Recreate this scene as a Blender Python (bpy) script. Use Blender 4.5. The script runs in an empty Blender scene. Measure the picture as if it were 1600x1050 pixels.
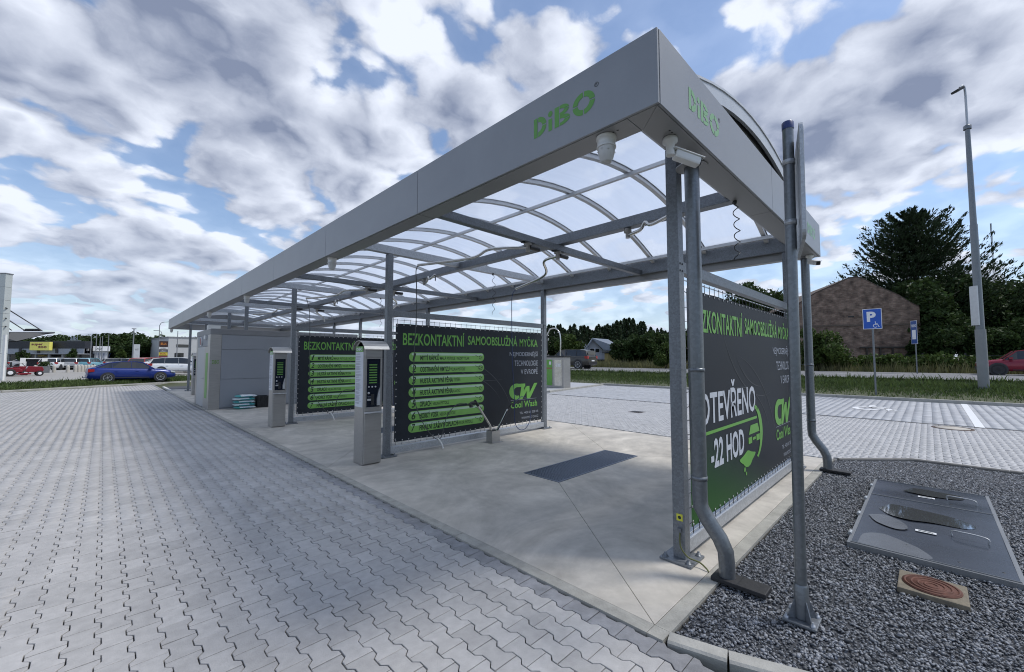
import bpy, bmesh, math, random
import numpy as np
from mathutils import Vector, Matrix
random.seed(7); rng = np.random.default_rng(7)
SC = bpy.context.scene
COL = SC.collection
# ------------------------------------------------------------------ camera
CAM = np.array([-2.322, -1.083, 1.65]); FPX = 643.37
YAW, PIT = 0.78991, math.radians(3.219)
FW = np.array([math.cos(YAW)*math.cos(PIT), math.sin(YAW)*math.cos(PIT), math.sin(PIT)])
RT = np.array([math.sin(YAW), -math.cos(YAW), 0.0]); UP = np.cross(RT, FW)
cd = bpy.data.cameras.new('camera'); cam = bpy.data.objects.new('camera', cd); COL.objects.link(cam)
cd.sensor_width = 36; cd.lens = FPX/1600*36; cd.clip_start = 0.05; cd.clip_end = 3000
cam.matrix_world = Matrix(((RT[0], UP[0], -FW[0], CAM[0]), (RT[1], UP[1], -FW[1], CAM[1]), (RT[2], UP[2], -FW[2], CAM[2]), (0, 0, 0, 1)))
SC.camera = cam
def at(u, v, d):            # place seen towards (u, v) at d metres in front of the camera
    return Vector(CAM + d*(FW + RT*(u-800)/FPX - UP*(v-525)/FPX))
def gx(u, d, z=0.0):        # the spot d metres ahead, in the direction u, at height z
    p = at(u, 561.2, d); p.z = z; return p
# ------------------------------------------------------------------ light
SUN_DIR = Vector((1.76, -1.6, 3.68)).normalized()
sl = bpy.data.lights.new('sun', 'SUN'); sl.energy = 2.4; sl.angle = math.radians(14); sl.color = (1, .965, .91)
so = bpy.data.objects.new('sun', sl); COL.objects.link(so)
so.rotation_euler = SUN_DIR.to_track_quat('Z', 'Y').to_euler(); so.location = (0, 0, 60)
world = bpy.data.worlds.new('World'); SC.world = world; world.use_nodes = True
wn = world.node_tree; wn.nodes.clear(); WL = wn.links.new
def N(t, **k):
    n = wn.nodes.new(t)
    for a, b in k.items(): setattr(n, a, b)
    return n
def M(op, a, b=None, c=None, clamp=False):
    n = N('ShaderNodeMath', operation=op, use_clamp=clamp)
    for i, x in enumerate((a, b, c)):
        if x is None: continue
        if isinstance(x, (int, float)): n.inputs[i].default_value = x
        else: WL(x, n.inputs[i])
    return n.outputs[0]
def VM(op, a, b):
    n = N('ShaderNodeVectorMath', operation=op)
    for i, x in enumerate((a, b)):
        if isinstance(x, (tuple, list, Vector)): n.inputs[i].default_value = tuple(x)
        else: WL(x, n.inputs[i])
    return n
def SS(x, lo, hi, a=0.0, b=1.0):
    n = N('ShaderNodeMapRange', interpolation_type='SMOOTHSTEP'); WL(x, n.inputs[0])
    for i, v in zip((1, 2, 3, 4), (lo, hi, a, b)): n.inputs[i].default_value = v
    return n.outputs[0]
def MIXC(f, a, b):
    n = N('ShaderNodeMix', data_type='RGBA')
    for i, x in ((0, f), (6, a), (7, b)):
        if isinstance(x, (int, float)): n.inputs[i].default_value = x
        elif isinstance(x, tuple): n.inputs[i].default_value = (*x, 1)
        else: WL(x, n.inputs[i])
    return n.outputs[2]
sky = N('ShaderNodeTexSky', sky_type='NISHITA', sun_disc=False)
sky.sun_elevation = math.asin(SUN_DIR.z); sky.sun_rotation = math.atan2(SUN_DIR.x, SUN_DIR.y)
sky.air_density = 1.0; sky.dust_density = .5; sky.ozone_density = 3.0
skyc = N('ShaderNodeVectorMath', operation='SCALE'); WL(sky.outputs[0], skyc.inputs[0]); skyc.inputs['Scale'].default_value = 1.0
tc = N('ShaderNodeTexCoord'); D = tc.outputs['Generated']
sep = N('ShaderNodeSeparateXYZ'); WL(D, sep.inputs[0]); dz = sep.outputs[2]
hz = M('ADD', M('MAXIMUM', dz, 0.0), 0.30)
cmb = N('ShaderNodeCombineXYZ'); WL(M('DIVIDE', sep.outputs[0], hz), cmb.inputs[0]); WL(M('DIVIDE', sep.outputs[1], hz), cmb.inputs[1])
WL(M('MULTIPLY', dz, .6), cmb.inputs[2]); P = cmb.outputs[0]
def noise(vec, scale, det, rough=.55, dist=0.0):
    n = N('ShaderNodeTexNoise'); WL(vec, n.inputs['Vector']); n.inputs['Scale'].default_value = scale
    n.inputs['Detail'].default_value = det; n.inputs['Roughness'].default_value = rough; n.inputs['Distortion'].default_value = dist
    return n.outputs[0]
def billow(vec, sc, det):
    v = N('ShaderNodeTexVoronoi', feature='SMOOTH_F1', voronoi_dimensions='2D'); WL(vec, v.inputs['Vector']); v.inputs['Scale'].default_value = sc
    v.inputs['Detail'].default_value = det; v.inputs['Roughness'].default_value = .52; v.inputs['Lacunarity'].default_value = 2.1; v.inputs['Smoothness'].default_value = .35
    return v.outputs['Distance']
wob = N('ShaderNodeTexNoise'); WL(P, wob.inputs['Vector']); wob.inputs['Scale'].default_value = 4.0; wob.inputs['Detail'].default_value = 5
PW = VM('ADD', P, VM('MULTIPLY', VM('SUBTRACT', wob.outputs['Color'], (.5, .5, .5)).outputs[0], (.15, .15, .15)).outputs[0]).outputs[0]
def field(vec, det):
    a = noise(vec, 1.30, det, .57, .05); b = billow(vec, 4.2, 2.5 if det > 6 else 1.5)
    return M('ADD', M('MULTIPLY', a, .80), M('MULTIPLY_ADD', b, -.40, .32))
n1 = field(PW, 9)
n2 = field(VM('ADD', PW, (0.06, -0.05, .04)).outputs[0], 5)
nd = noise(PW, 9.0, 8, .66, .0)
blobs = [((-.057, .931, .36), .40, .13), ((-.079, .983, .164), .30, .07), ((.109, .832, .543), .30, .12), ((.30, .90, .25), .22, .05), ((.469, .655, .592), .20, .10), ((.578, .662, .478), .2, .08),
         ((.364, .825, .432), .16, .07), ((.237, .924, .302), .13, .06), ((.632, .458, .625), .13, .08), ((.889, .147, .433), .22, .14), ((.839, .238, .489), .12, .06),
         ((.907, -.051, .417), .15, .09), ((.95, .30, .12), .35, .03), ((.316, .725, .612), .13, -.18), ((.266, .807, .528), .07, -.12), ((.051, .922, .383), .09, -.16),
         ((.176, .948, .267), .07, -.12), ((.752, .262, .605), .10, -.18), ((.818, .199, .539), .05, -.08), ((.84, .06, .54), .11, -.16), ((.964, .02, .25), .16, -.06),
         ((-.068, .97, .20), .13, -.08)]
cov = n1
for c, r, w in blobs:
    dd = VM('DISTANCE', D, Vector(c).normalized()).outputs['Value']
    cov = M('ADD', cov, SS(dd, r*1.5, 0.0, 0.0, w))
cov = M('ADD', cov, M('MULTIPLY', M('SUBTRACT', nd, .5), .13))
dens = SS(cov, .375, .485)
lit = M('MULTIPLY_ADD', M('SUBTRACT', n1, n2), 3.8, .50, clamp=True)
thick = SS(cov, .50, .82)
det = M('MULTIPLY_ADD', M('SUBTRACT', nd, .5), .95, 0.0)
br = M('ADD', M('SUBTRACT', M('MULTIPLY_ADD', lit, .75, .36), M('MULTIPLY', thick, .58)), det, clamp=True)
cloud = MIXC(br, (.215, .255, .365), (.80, .85, .96))
lowc = SS(dz, .26, 0.0)
cloud = MIXC(M('MULTIPLY', lowc, .45), cloud, (.46, .55, .70))
bg_s = N('ShaderNodeBackground'); WL(skyc.outputs[0], bg_s.inputs[0]); bg_s.inputs[1].default_value = 0.15
bg_c = N('ShaderNodeBackground'); WL(cloud, bg_c.inputs[0]); bg_c.inputs[1].default_value = 1.0
veil = M('ADD', M('MULTIPLY', SS(dz, .34, .0), .42), .15)
dens2 = M('MAXIMUM', M('MULTIPLY', dens, .97), veil)
mx = N('ShaderNodeMixShader'); WL(dens2, mx.inputs[0]); WL(bg_s.outputs[0], mx.inputs[1]); WL(bg_c.outputs[0], mx.inputs[2])
wo = N('ShaderNodeOutputWorld'); WL(mx.outputs[0], wo.inputs[0])
vs = SC.view_settings; vs.view_transform = 'Standard'; vs.look = 'None'; vs.exposure = 0.20; vs.gamma = 1.0
SC.cycles.use_denoising = True; SC.cycles.filter_width = 1.05
SC.cycles.transparent_max_bounces = 24; SC.cycles.max_bounces = 8
# ------------------------------------------------------------------ materials
MATS = {}
def mat(name, col, rough=.6, metal=0.0, var=.12, vscale=3.0, bump=0.0, bscale=60.0, col2=None, spec=.5, alpha=None, emit=None, obj_var=0.0, tone=0.0, kind='noise', trans=0.0, grime=0.0, stretch=None):
    if name in MATS: return MATS[name]
    m = bpy.data.materials.new(name); m.use_nodes = True; nt = m.node_tree; nt.nodes.clear(); L = nt.links.new
    def n_(t, **k):
        x = nt.nodes.new(t)
        for a, b in k.items(): setattr(x, a, b)
        return x
    out = n_('ShaderNodeOutputMaterial'); b = n_('ShaderNodeBsdfPrincipled')
    g = n_('ShaderNodeNewGeometry'); tcn = n_('ShaderNodeTexCoord')
    vec = g.outputs['Position']
    if stretch:
        mp = n_('ShaderNodeMapping'); mp.inputs['Scale'].default_value = stretch; L(vec, mp.inputs[0]); vec = mp.outputs[0]
    nz = n_('ShaderNodeTexNoise'); nz.inputs['Scale'].default_value = vscale; nz.inputs['Detail'].default_value = 8; nz.inputs['Roughness'].default_value = .62; L(vec, nz.inputs['Vector'])
    fac = nz.outputs[0]
    if kind == 'voronoi':
        vo = n_('ShaderNodeTexVoronoi'); vo.inputs['Scale'].default_value = vscale*9; L(vec, vo.inputs['Vector'])
        sx = n_('ShaderNodeSeparateColor'); L(vo.outputs['Color'], sx.inputs[0])
        mm = n_('ShaderNodeMath', operation='MULTIPLY_ADD'); L(sx.outputs[0], mm.inputs[0]); mm.inputs[1].default_value = .45
        m3 = n_('ShaderNodeMath', operation='MULTIPLY'); L(fac, m3.inputs[0]); m3.inputs[1].default_value = .55; L(m3.outputs[0], mm.inputs[2]); fac = mm.outputs[0]
    mr = n_('ShaderNodeMapRange'); mr.inputs[1].default_value = .25; mr.inputs[2].default_value = .75; L(fac, mr.inputs[0])
    mixn = n_('ShaderNodeMix', data_type='RGBA'); L(mr.outputs[0], mixn.inputs[0])
    c2 = col2 if col2 else tuple(min(1, c*(1+var)) for c in col)
    c1 = tuple(c*(1-var) for c in col) if not col2 else col
    mixn.inputs[6].default_value = (*c1, 1); mixn.inputs[7].default_value = (*c2, 1)
    cur = mixn.outputs[2]
    def mulc(cur, fsock, lo, hi):
        r = n_('ShaderNodeMapRange'); L(fsock, r.inputs[0]); r.inputs[3].default_value = lo; r.inputs[4].default_value = hi
        v = n_('ShaderNodeVectorMath', operation='SCALE'); L(cur, v.inputs[0]); L(r.outputs[0], v.inputs['Scale']); return v.outputs[0]
    if obj_var:
        oi = n_('ShaderNodeObjectInfo'); cur = mulc(cur, oi.outputs['Random'], 1-obj_var, 1+obj_var)
    if tone:
        a = n_('ShaderNodeAttribute'); a.attribute_name = 'tone'; cur = mulc(cur, a.outputs['Fac'], 1-tone, 1+tone)
    if grime:
        n3 = n_('ShaderNodeTexNoise'); n3.inputs['Scale'].default_value = .55; n3.inputs['Detail'].default_value = 9; n3.inputs['Roughness'].default_value = .68; n3.inputs['Distortion'].default_value = 2.2; L(g.outputs['Position'], n3.inputs['Vector'])
        r = n_('ShaderNodeMapRange'); r.inputs[1].default_value = .32; r.inputs[2].default_value = .68; r.inputs[3].default_value = 1-grime; r.inputs[4].default_value = 1+grime*.7; L(n3.outputs[0], r.inputs[0])
        v = n_('ShaderNodeVectorMath', operation='SCALE'); L(cur, v.inputs[0]); L(r.outputs[0], v.inputs['Scale']); cur = v.outputs[0]
    L(cur, b.inputs['Base Color'])
    rr = n_('ShaderNodeMapRange'); L(nz.outputs[0], rr.inputs[0]); rr.inputs[3].default_value = max(0, rough-.08); rr.inputs[4].default_value = min(1, rough+.08); L(rr.outputs[0], b.inputs['Roughness'])
    b.inputs['Metallic'].default_value = metal; b.inputs['Specular IOR Level'].default_value = spec
    if bump:
        n4 = n_('ShaderNodeTexNoise'); n4.inputs['Scale'].default_value = bscale; n4.inputs['Detail'].default_value = 5; L(vec, n4.inputs['Vector'])
        bp = n_('ShaderNodeBump'); bp.inputs['Strength'].default_value = bump; bp.inputs['Distance'].default_value = .01; L(n4.outputs[0], bp.inputs['Height']); L(bp.outputs[0], b.inputs['Normal'])
    if emit:
        b.inputs['Emission Color'].default_value = (*emit[0], 1); b.inputs['Emission Strength'].default_value = emit[1]
    res = b.outputs[0]
    if trans:
        t = n_('ShaderNodeBsdfTranslucent'); L(cur, t.inputs[0]); ms = n_('ShaderNodeMixShader'); ms.inputs[0].default_value = trans; L(res, ms.inputs[1]); L(t.outputs[0], ms.inputs[2]); res = ms.outputs[0]
    L(res, out.inputs[0]); MATS[name] = m; return m
galv = mat('galvanised_steel', (.185, .20, .218), .46, .55, .17, 8, kind='voronoi', bump=.05, bscale=90)
galvl = mat('galvanised_steel_bright', (.42, .44, .465), .42, .55, .15, 8, kind='voronoi')
alu = mat('mill_aluminium', (.52, .53, .54), .42, .5, .10, 6)
fasc = mat('silver_painted_sheet', (.265, .275, .29), .40, .35, .07, 1.1, grime=.05)
soff = mat('silver_soffit_sheet', (.30, .30, .30), .45, .3, .06, 1.5)
inox = mat('brushed_stainless', (.40, .39, .375), .38, .75, .10, 30, stretch=(.15, 1, 1))
inoxp = mat('polished_stainless', (.62, .61, .58), .2, .95, .08, 9)
dark = mat('black_plastic', (.018, .019, .021), .45, 0, .3, 12)
blackm = mat('black_rubber', (.02, .02, .022), .6, 0, .3, 30, bump=.2)
whitep = mat('white_plastic', (.72, .72, .70), .4, 0, .05, 5)
zinc = mat('zinc_pipe', (.175, .19, .205), .36, .65, .12, 6, kind='voronoi')
rail = mat('drain_grate_steel', (.13, .155, .20), .5, .6, .2, 20)
green = mat('logo_green', (.115, .33, .055), .4, 0, .08, 6)
bargr = mat('bar_green_print', (.19, .42, .09), .45, 0, .10, 8)
greenb = mat('banner_green', (.135, .36, .06), .45, 0, .10, 8)
bann = mat('banner_charcoal', (.020, .024, .031), .55, 0, .25, 1.2, spec=.25)
pale = mat('banner_pale_print', (.52, .55, .60), .5, 0, .05, 6)
greyp = mat('banner_grey_print', (.33, .36, .42), .5, 0, .05, 6)
white = mat('white_paint', (.74, .75, .76), .5, 0, .06, 8)
ink = mat('dark_print', (.012, .03, .015), .5, 0, .1, 8)
steelw = mat('thin_wire', (.16, .17, .18), .5, .5, .1, 20)
concrete = mat('trowelled_concrete', (.475, .443, .39), .66, 0, .20, 3.4, bump=.12, bscale=25, grime=.27)
edgec = mat('concrete_edging', (.34, .33, .295), .8, 0, .28, 7, bump=.4, bscale=60, grime=.12)
kerbm = mat('kerb_concrete', (.34, .335, .31), .8, 0, .22, 6, bump=.35, bscale=70, grime=.1)
paver = mat('paver_concrete', (.385, .376, .368), .66, 0, .14, 14, bump=.3, bscale=110, obj_var=.09, grime=.12)
paver2 = mat('paver_concrete_far', (.385, .376, .368), .66, 0, .14, 14, bump=.3, bscale=110, tone=.09, grime=.12)
paver3 = mat('parking_paver_concrete', (.40, .41, .43), .68, 0, .10, 11, bump=.2, bscale=110, tone=.10, grime=.06)  # base kept a bit paler, painting in the stronger sun on this side
paverd = mat('paver_dark_row', (.25, .25, .26), .5, 0, .3, 9, bump=.25, bscale=110, obj_var=.1, grime=.2)
sand = mat('joint_sand', (.05, .048, .046), .9, 0, .3, 20)
# ------------------------------------------------------------------ mesh kit
class MB:
    def __init__(s): s.v = []; s.f = []; s.sm = []
    def add(s, vs, fs, smooth=False):
        o = len(s.v); s.v += [tuple(v) for v in vs]; s.f += [tuple(i+o for i in f) for f in fs]; s.sm += [smooth]*len(fs); return s
    def box(s, x0, x1, y0, y1, z0, z1):
        return s.add([(x0, y0, z0), (x1, y0, z0), (x1, y1, z0), (x0, y1, z0), (x0, y0, z1), (x1, y0, z1), (x1, y1, z1), (x0, y1, z1)],
                     [(0, 3, 2, 1), (4, 5, 6, 7), (0, 1, 5, 4), (1, 2, 6, 5), (2, 3, 7, 6), (3, 0, 4, 7)])
    def bar(s, a, b, w, h, up=(0, 0, 1)):
        a = Vector(a); b = Vector(b); d = (b-a).normalized(); u = Vector(up)
        if abs(d.dot(u)) > .98: u = Vector((1, 0, 0))
        r = d.cross(u).normalized()*w/2; u = r.cross(d).normalized()*h/2
        vs = [p+q for p in (a, b) for q in (-r-u, r-u, r+u, -r+u)]
        return s.add(vs, [(0, 1, 2, 3), (7, 6, 5, 4), (0, 4, 5, 1), (1, 5, 6, 2), (2, 6, 7, 3), (3, 7, 4, 0)])
    def tube(s, pts, r, n=12, cap=True):
        pts = [Vector(p) for p in pts]; rs = r if isinstance(r, (list, tuple)) else [r]*len(pts)
        t0 = (pts[1]-pts[0]).normalized(); u = t0.orthogonal().normalized(); vs = []
        for i, p in enumerate(pts):
            t = (pts[min(i+1, len(pts)-1)]-pts[max(i-1, 0)]).normalized()
            u = (u-t*u.dot(t)).normalized(); w = t.cross(u)
            for k in range(n):
                a = 2*math.pi*k/n; vs.append(p+(u*math.cos(a)+w*math.sin(a))*rs[i])
        fs = []
        for i in range(len(pts)-1):
            for k in range(n):
                k2 = (k+1) % n; fs.append((i*n+k, i*n+k2, (i+1)*n+k2, (i+1)*n+k))
        s.add(vs, fs, True)
        if cap:
            s.add(vs[:n], [tuple(range(n))[::-1]]); s.add(vs[-n:], [tuple(range(n))])
        return s
    def lathe(s, prof, c=(0, 0, 0), axis='Z', n=24, caps=True):
        vs = []
        for r, h in prof:
            for k in range(n):
                a = 2*math.pi*k/n; x, y = r*math.cos(a), r*math.sin(a)
                p = {'Z': (x, y, h), 'X': (h, x, y), 'Y': (y, h, x)}[axis]; vs.append((p[0]+c[0], p[1]+c[1], p[2]+c[2]))
        fs = [(i*n+k, i*n+(k+1) % n, (i+1)*n+(k+1) % n, (i+1)*n+k) for i in range(len(prof)-1) for k in range(n)]
        s.add(vs, fs, True)
        if caps: s.add(vs[:n], [tuple(range(n))[::-1]]); s.add(vs[-n:], [tuple(range(n))])
        return s
    def prism(s, poly, h0, h1, axis='Z', hole=None):
        n = len(poly)
        def P3(p, h): return {'Z': (p[0], p[1], h), 'X': (h, p[0], p[1]), 'Y': (p[0], h, p[1])}[axis]
        vs = [P3(p, h0) for p in poly]+[P3(p, h1) for p in poly]
        return s.add(vs, [tuple(range(n))[::-1], tuple(range(n, 2*n))]+[(i, (i+1) % n, n+(i+1) % n, n+i) for i in range(n)])
    def build(s, name, m, parent=None, org=None, bevel=0):
        if not s.v: return None
        me = bpy.data.meshes.new(name)
        o = Vector((0, 0, 0)) if org is None else Vector(org)
        if parent is not None and org is None: o = ORG.get(parent.name, Vector((0, 0, 0)))
        me.from_pydata([tuple(Vector(v)-o) for v in s.v], [], s.f)
        for p, q in zip(me.polygons, s.sm): p.use_smooth = q
        me.update()
        ob = bpy.data.objects.new(name, me); COL.objects.link(ob)
        if m: me.materials.append(m)
        if parent is not None: ob.parent = parent; ORG[ob.name] = o
        else: ob.location = o; ORG[ob.name] = o
        if bevel:
            bm_ = bmesh.new(); bm_.from_mesh(me); bmesh.ops.remove_doubles(bm_, verts=bm_.verts, dist=1e-5); bmesh.ops.recalc_face_normals(bm_, faces=bm_.faces)
            ed = [e for e in bm_.edges if len(e.link_faces) == 2 and e.calc_face_angle(0) > .6]
            bmesh.ops.bevel(bm_, geom=ed, offset=bevel, segments=2, affect='EDGES', profile=.6); bm_.to_mesh(me); bm_.free()
        return ob
ORG = {}
def raw(name, co, faces_n, idx, m, parent=None, org=(0, 0, 0), tone=None, smooth=False):
    """big meshes from numpy: co (n,3), faces_n = array of loop counts, idx = flat loop vertex indices"""
    me = bpy.data.meshes.new(name); co = np.asarray(co, dtype=np.float32)-np.array(org, dtype=np.float32)
    me.vertices.add(len(co)); me.vertices.foreach_set('co', co.ravel())
    faces_n = np.asarray(faces_n, dtype=np.int32); idx = np.asarray(idx, dtype=np.int32).ravel()
    me.loops.add(len(idx)); me.loops.foreach_set('vertex_index', idx)
    me.polygons.add(len(faces_n)); st = np.concatenate(([0], np.cumsum(faces_n)[:-1])).astype(np.int32)
    me.polygons.foreach_set('loop_start', st); me.polygons.foreach_set('loop_total', faces_n)
    if smooth: me.polygons.foreach_set('use_smooth', np.ones(len(faces_n), dtype=bool))
    me.update(calc_edges=True)
    if tone is not None:
        a = me.attributes.new('tone', 'FLOAT', 'POINT'); a.data.foreach_set('value', np.asarray(tone, dtype=np.float32))
    me.materials.append(m); ob = bpy.data.objects.new(name, me); COL.objects.link(ob)
    ob.location = org if parent is None else (0, 0, 0)
    if parent is not None: ob.parent = parent
    ORG[ob.name] = Vector(org)
    return ob
def tag(o, label=None, cat=None, group=None, kind=None):
    if label: o['label'] = label
    if cat: o['category'] = cat
    if group: o['group'] = group
    if kind: o['kind'] = kind
    return o
def thing(name, loc, label, cat, group=None, rz=0.0):
    e = bpy.data.objects.new(name, None); COL.objects.link(e); e.location = loc; e.rotation_euler = (0, 0, rz); e.empty_display_size = .2
    ORG[e.name] = Vector(loc); tag(e, label, cat, group); return e
def local(name, label, cat, group=None):        # thing modelled round its own origin, placed afterwards
    return thing(name, (0, 0, 0), label, cat, group)
def copy_tree(o, parent=None):
    c = o.copy(); COL.objects.link(c); c.parent = parent
    for ch in list(o.children): copy_tree(ch, c)
    return c
def again(o, delta=(0, 0, 0), label=None, loc=None, rz=None):
    c = copy_tree(o)
    c.location = Vector(loc) if loc is not None else o.location+Vector(delta)
    if rz is not None: c.rotation_euler = (0, 0, rz)
    if label: c['label'] = label
    return c
FONTC = {}
def text(s, x0, x1, z0, z1, y, m, name='lettering', parent=None, bold=.0, depth=.0015, plane='Y', flip=1, part=True, shear=0):
    """lettering filling x0..x1 by z0..z1 on a plane facing -Y (plane Y), -X (plane X) or up (plane Z)"""
    key = (s, bold, shear)
    if key not in FONTC:
        c = bpy.data.curves.new('t', 'FONT'); c.body = s; c.offset = bold; c.resolution_u = 3; c.shear = shear; c.space_character = 1.0+bold*1.2
        o = bpy.data.objects.new('t', c); COL.objects.link(o); bpy.context.view_layer.update()
        me = bpy.data.meshes.new_from_object(o.evaluated_get(bpy.context.evaluated_depsgraph_get()))
        vs = np.array([v.co[:] for v in me.vertices]); fs = [tuple(p.vertices) for p in me.polygons]
        bpy.data.objects.remove(o); bpy.data.curves.remove(c); bpy.data.meshes.remove(me); FONTC[key] = (vs, fs)
    vs, fs = FONTC[key]
    lo, hi = vs.min(0), vs.max(0); w = np.maximum(hi-lo, 1e-6)
    out = []
    for v in vs:
        a = x0+(v[0]-lo[0])/w[0]*(x1-x0); b = z0+(v[1]-lo[1])/w[1]*(z1-z0)
        out.append({'Y': (a, y, b), 'X': (y, a, b), 'Z': (a, b, y)}[plane])
    mb = MB(); mb.add(out, fs)
    ob = mb.build(name, m, parent)
    return ob
def sheet(name, x0, x1, y0, y1, z, m, kind='structure'):
    mb = MB().add([(x0, y0, z), (x1, y0, z), (x1, y1, z), (x0, y1, z)], [(0, 1, 2, 3)]); o = mb.build(name, m); tag(o, kind=kind); return o
# ------------------------------------------------------------------ terrain
LA = np.array([-5.87, 31.12]); LN = np.array([-.549, .836]); LD = np.array([.836, .549])
def sm(t): t = np.clip(t, 0, 1); return t*t*(3-2*t)
def T(x, y):
    x = np.asarray(x, float); y = np.asarray(y, float)
    dl = (x-LA[0])*LN[0]+(y-LA[1])*LN[1]; dr = x-20.45
    zl = np.where(dl > .05, .10*np.clip(dl/.3, 0, 1)+.18*sm(dl/2.5), -.06)
    zr = np.where(dr > .05, .10*np.clip(dr/.3, 0, 1)+.34*sm(dr/4.6)+.23*sm((dr-5.1)/.4), -.06)
    return np.maximum(zl, zr)
def Tz(x, y): return float(T(x, y))
grassg = mat('meadow_soil_and_grass', (.045, .052, .026), .9, 0, .3, .8, col2=(.075, .085, .035), bump=.6, bscale=9)
xs = np.concatenate((np.arange(-420, -40, 20), np.arange(-40, 16, 2.0), np.arange(16, 40, .5), np.arange(40, 90, 5), np.arange(90, 460, 20)))
ys = np.concatenate((np.arange(-200, -20, 20), np.arange(-20, 22, 1.0), np.arange(22, 70, .5), np.arange(70, 120, 5), np.arange(120, 461, 20)))
X, Y = np.meshgrid(xs, ys); Z = T(X, Y); nx, ny = len(xs), len(ys)
i = np.arange(nx*ny).reshape(ny, nx)
raw('ground', np.stack((X, Y, Z), -1).reshape(-1, 3), np.full((nx-1)*(ny-1), 4), np.stack((i[:-1, :-1], i[:-1, 1:], i[1:, 1:], i[1:, :-1]), -1), grassg, smooth=True)['kind'] = 'structure'
# ------------------------------------------------------------------ block paving
def seen(x, y, m=260, dmin=.8):
    dx, dy = x-CAM[0], y-CAM[1]; d = dx*FW[0]+dy*FW[1]-CAM[2]*FW[2]; s = dx*RT[0]+dy*RT[1]
    u = 800+FPX*s/np.maximum(d, .2); return (d > dmin) & (u > -m) & (u < 1600+m), d
def bone(w=.0835, n=.0540, L=.0974, g=.0030):
    a, b = .035, .065
    pts = [(w-g, -L), (w-g, -b-.001), (n-g, -a-.001), (n-g, a+.001), (w-g, b+.001), (w-g, L)]
    return pts+[(-x, -y) for x, y in pts]
def bone_mesh():
    p = bone(); c = .0022
    def ins(q): return (q[0]-math.copysign(c, q[0]), q[1]-(math.copysign(c, q[1]) if abs(q[1]) > .09 else 0))
    top = [(*ins(q), 0) for q in p]; low = [(*q, -c) for q in p]; bot = [(*q, -.017) for q in p]
    return top, low, bot
top, low, bot = bone_mesh(); nb = len(top)
CV = np.array(top+low+bot); CF = [tuple(range(nb))]+[(nb+k, nb+(k+1) % nb, (k+1) % nb, k) for k in range(nb)]+[(2*nb+k, 2*nb+(k+1) % nb, nb+(k+1) % nb, nb+k) for k in range(nb)]
CN = np.array([len(f) for f in CF]); CI = np.concatenate([np.array(f) for f in CF])
BV = np.array(top+bot); BF = [tuple(range(nb))]+[(nb+k, nb+(k+1) % nb, (k+1) % nb, k) for k in range(nb)]
BN = np.array([len(f) for f in BF]); BI = np.concatenate([np.array(f) for f in BF])
def pave_field(name, cen, V, FN, FI, m, parent, zj=.0012, grid=True):
    k = len(cen); v = np.repeat(V[None], k, 0).copy(); v[:, :, 0] += cen[:, 0:1]; v[:, :, 1] += cen[:, 1:2]
    v[:, :, 2] += rng.normal(0, zj, (k, 1)); tl = rng.normal(0, .006, (k, 2)); v[:, :, 2] += V[None, :, 0]*tl[:, :1]+V[None, :, 1]*tl[:, 1:]
    idx = (np.arange(k)[:, None]*len(V)+FI[None]).ravel()
    o = raw(name, v.reshape(-1, 3), np.tile(FN, k), idx, m, parent, tone=np.repeat(rng.random(k), len(V))); o['kind'] = 'stuff'; return o
def lat(x0, x1, y0, y1, px, py, stag):
    a = []
    for i_, x in enumerate(np.arange(x0, x1, px)):
        yy = np.arange(y0+(i_ % 2)*stag, y1, py); a.append(np.stack((np.full(len(yy), x), yy), -1))
    return np.concatenate(a)
forec = MB().add([(-14, -6, -.0175), (.0, -6, -.0175), (.0, 27, -.0175), (.0, 35.0, -.0175), (-6, 31.0, -.0175), (-14, 25.7, -.0175)], [(0, 1, 2, 3, 4, 5)]).build('forecourt_pavement', sand)
forec['kind'] = 'structure'
c = lat(-.012-.1375*100, -.0, -4.0, 36, .1375, .2, .1)
dl = (c[:, 0]-LA[0])*LN[0]+(c[:, 1]-LA[1])*LN[1]
ok, d = seen(c[:, 0], c[:, 1]); c = c[ok & (dl < -.2)]; d = d[ok & (dl < -.2)]
inside, _ = seen(c[:, 0], c[:, 1], -10)
vrow = 525+FPX*(.056+CAM[2]/d)            # rows that reach into the frame
key = np.where(inside & (vrow < 1075), d, 1e3+d); order = np.argsort(key)
near, far = c[order[:298]], c[order[298:]]
pm = bpy.data.meshes.new('paver'); pm.from_pydata([tuple(v) for v in top+low+bot], [], [tuple(range(nb))]+[(nb+k, nb+(k+1) % nb, (k+1) % nb, k) for k in range(nb)]+[(2*nb+k, 2*nb+(k+1) % nb, nb+(k+1) % nb, nb+k) for k in range(nb)]); pm.materials.append(paver); pm.update(); pmd = pm.copy(); pmd.materials.clear(); pmd.materials.append(paverd)
for x, y in near:
    o = bpy.data.objects.new('paver', pmd if x > -.08 else pm); COL.objects.link(o); o.parent = forec
    o.location = (x+rng.normal(0, .0006), y+rng.normal(0, .0006), rng.normal(0, .0010)); o.rotation_euler = (rng.normal(0, .006), rng.normal(0, .006), rng.normal(0, .004))
fd = np.hypot(far[:, 0]-CAM[0], far[:, 1]-CAM[1]); dk = far[:, 0] > -.08
pave_field('paver_rows', far[~dk & (fd < 11)], CV, CN, CI, paver2, forec); pave_field('far_paver_rows', far[~dk & (fd >= 11)], BV, BN, BI, paver2, forec)
pave_field('dark_paver_row', far[dk & (fd < 11)], CV, CN, CI, paverd, forec); pave_field('far_dark_paver_row', far[dk & (fd >= 11)], BV, BN, BI, paverd, forec)
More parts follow.
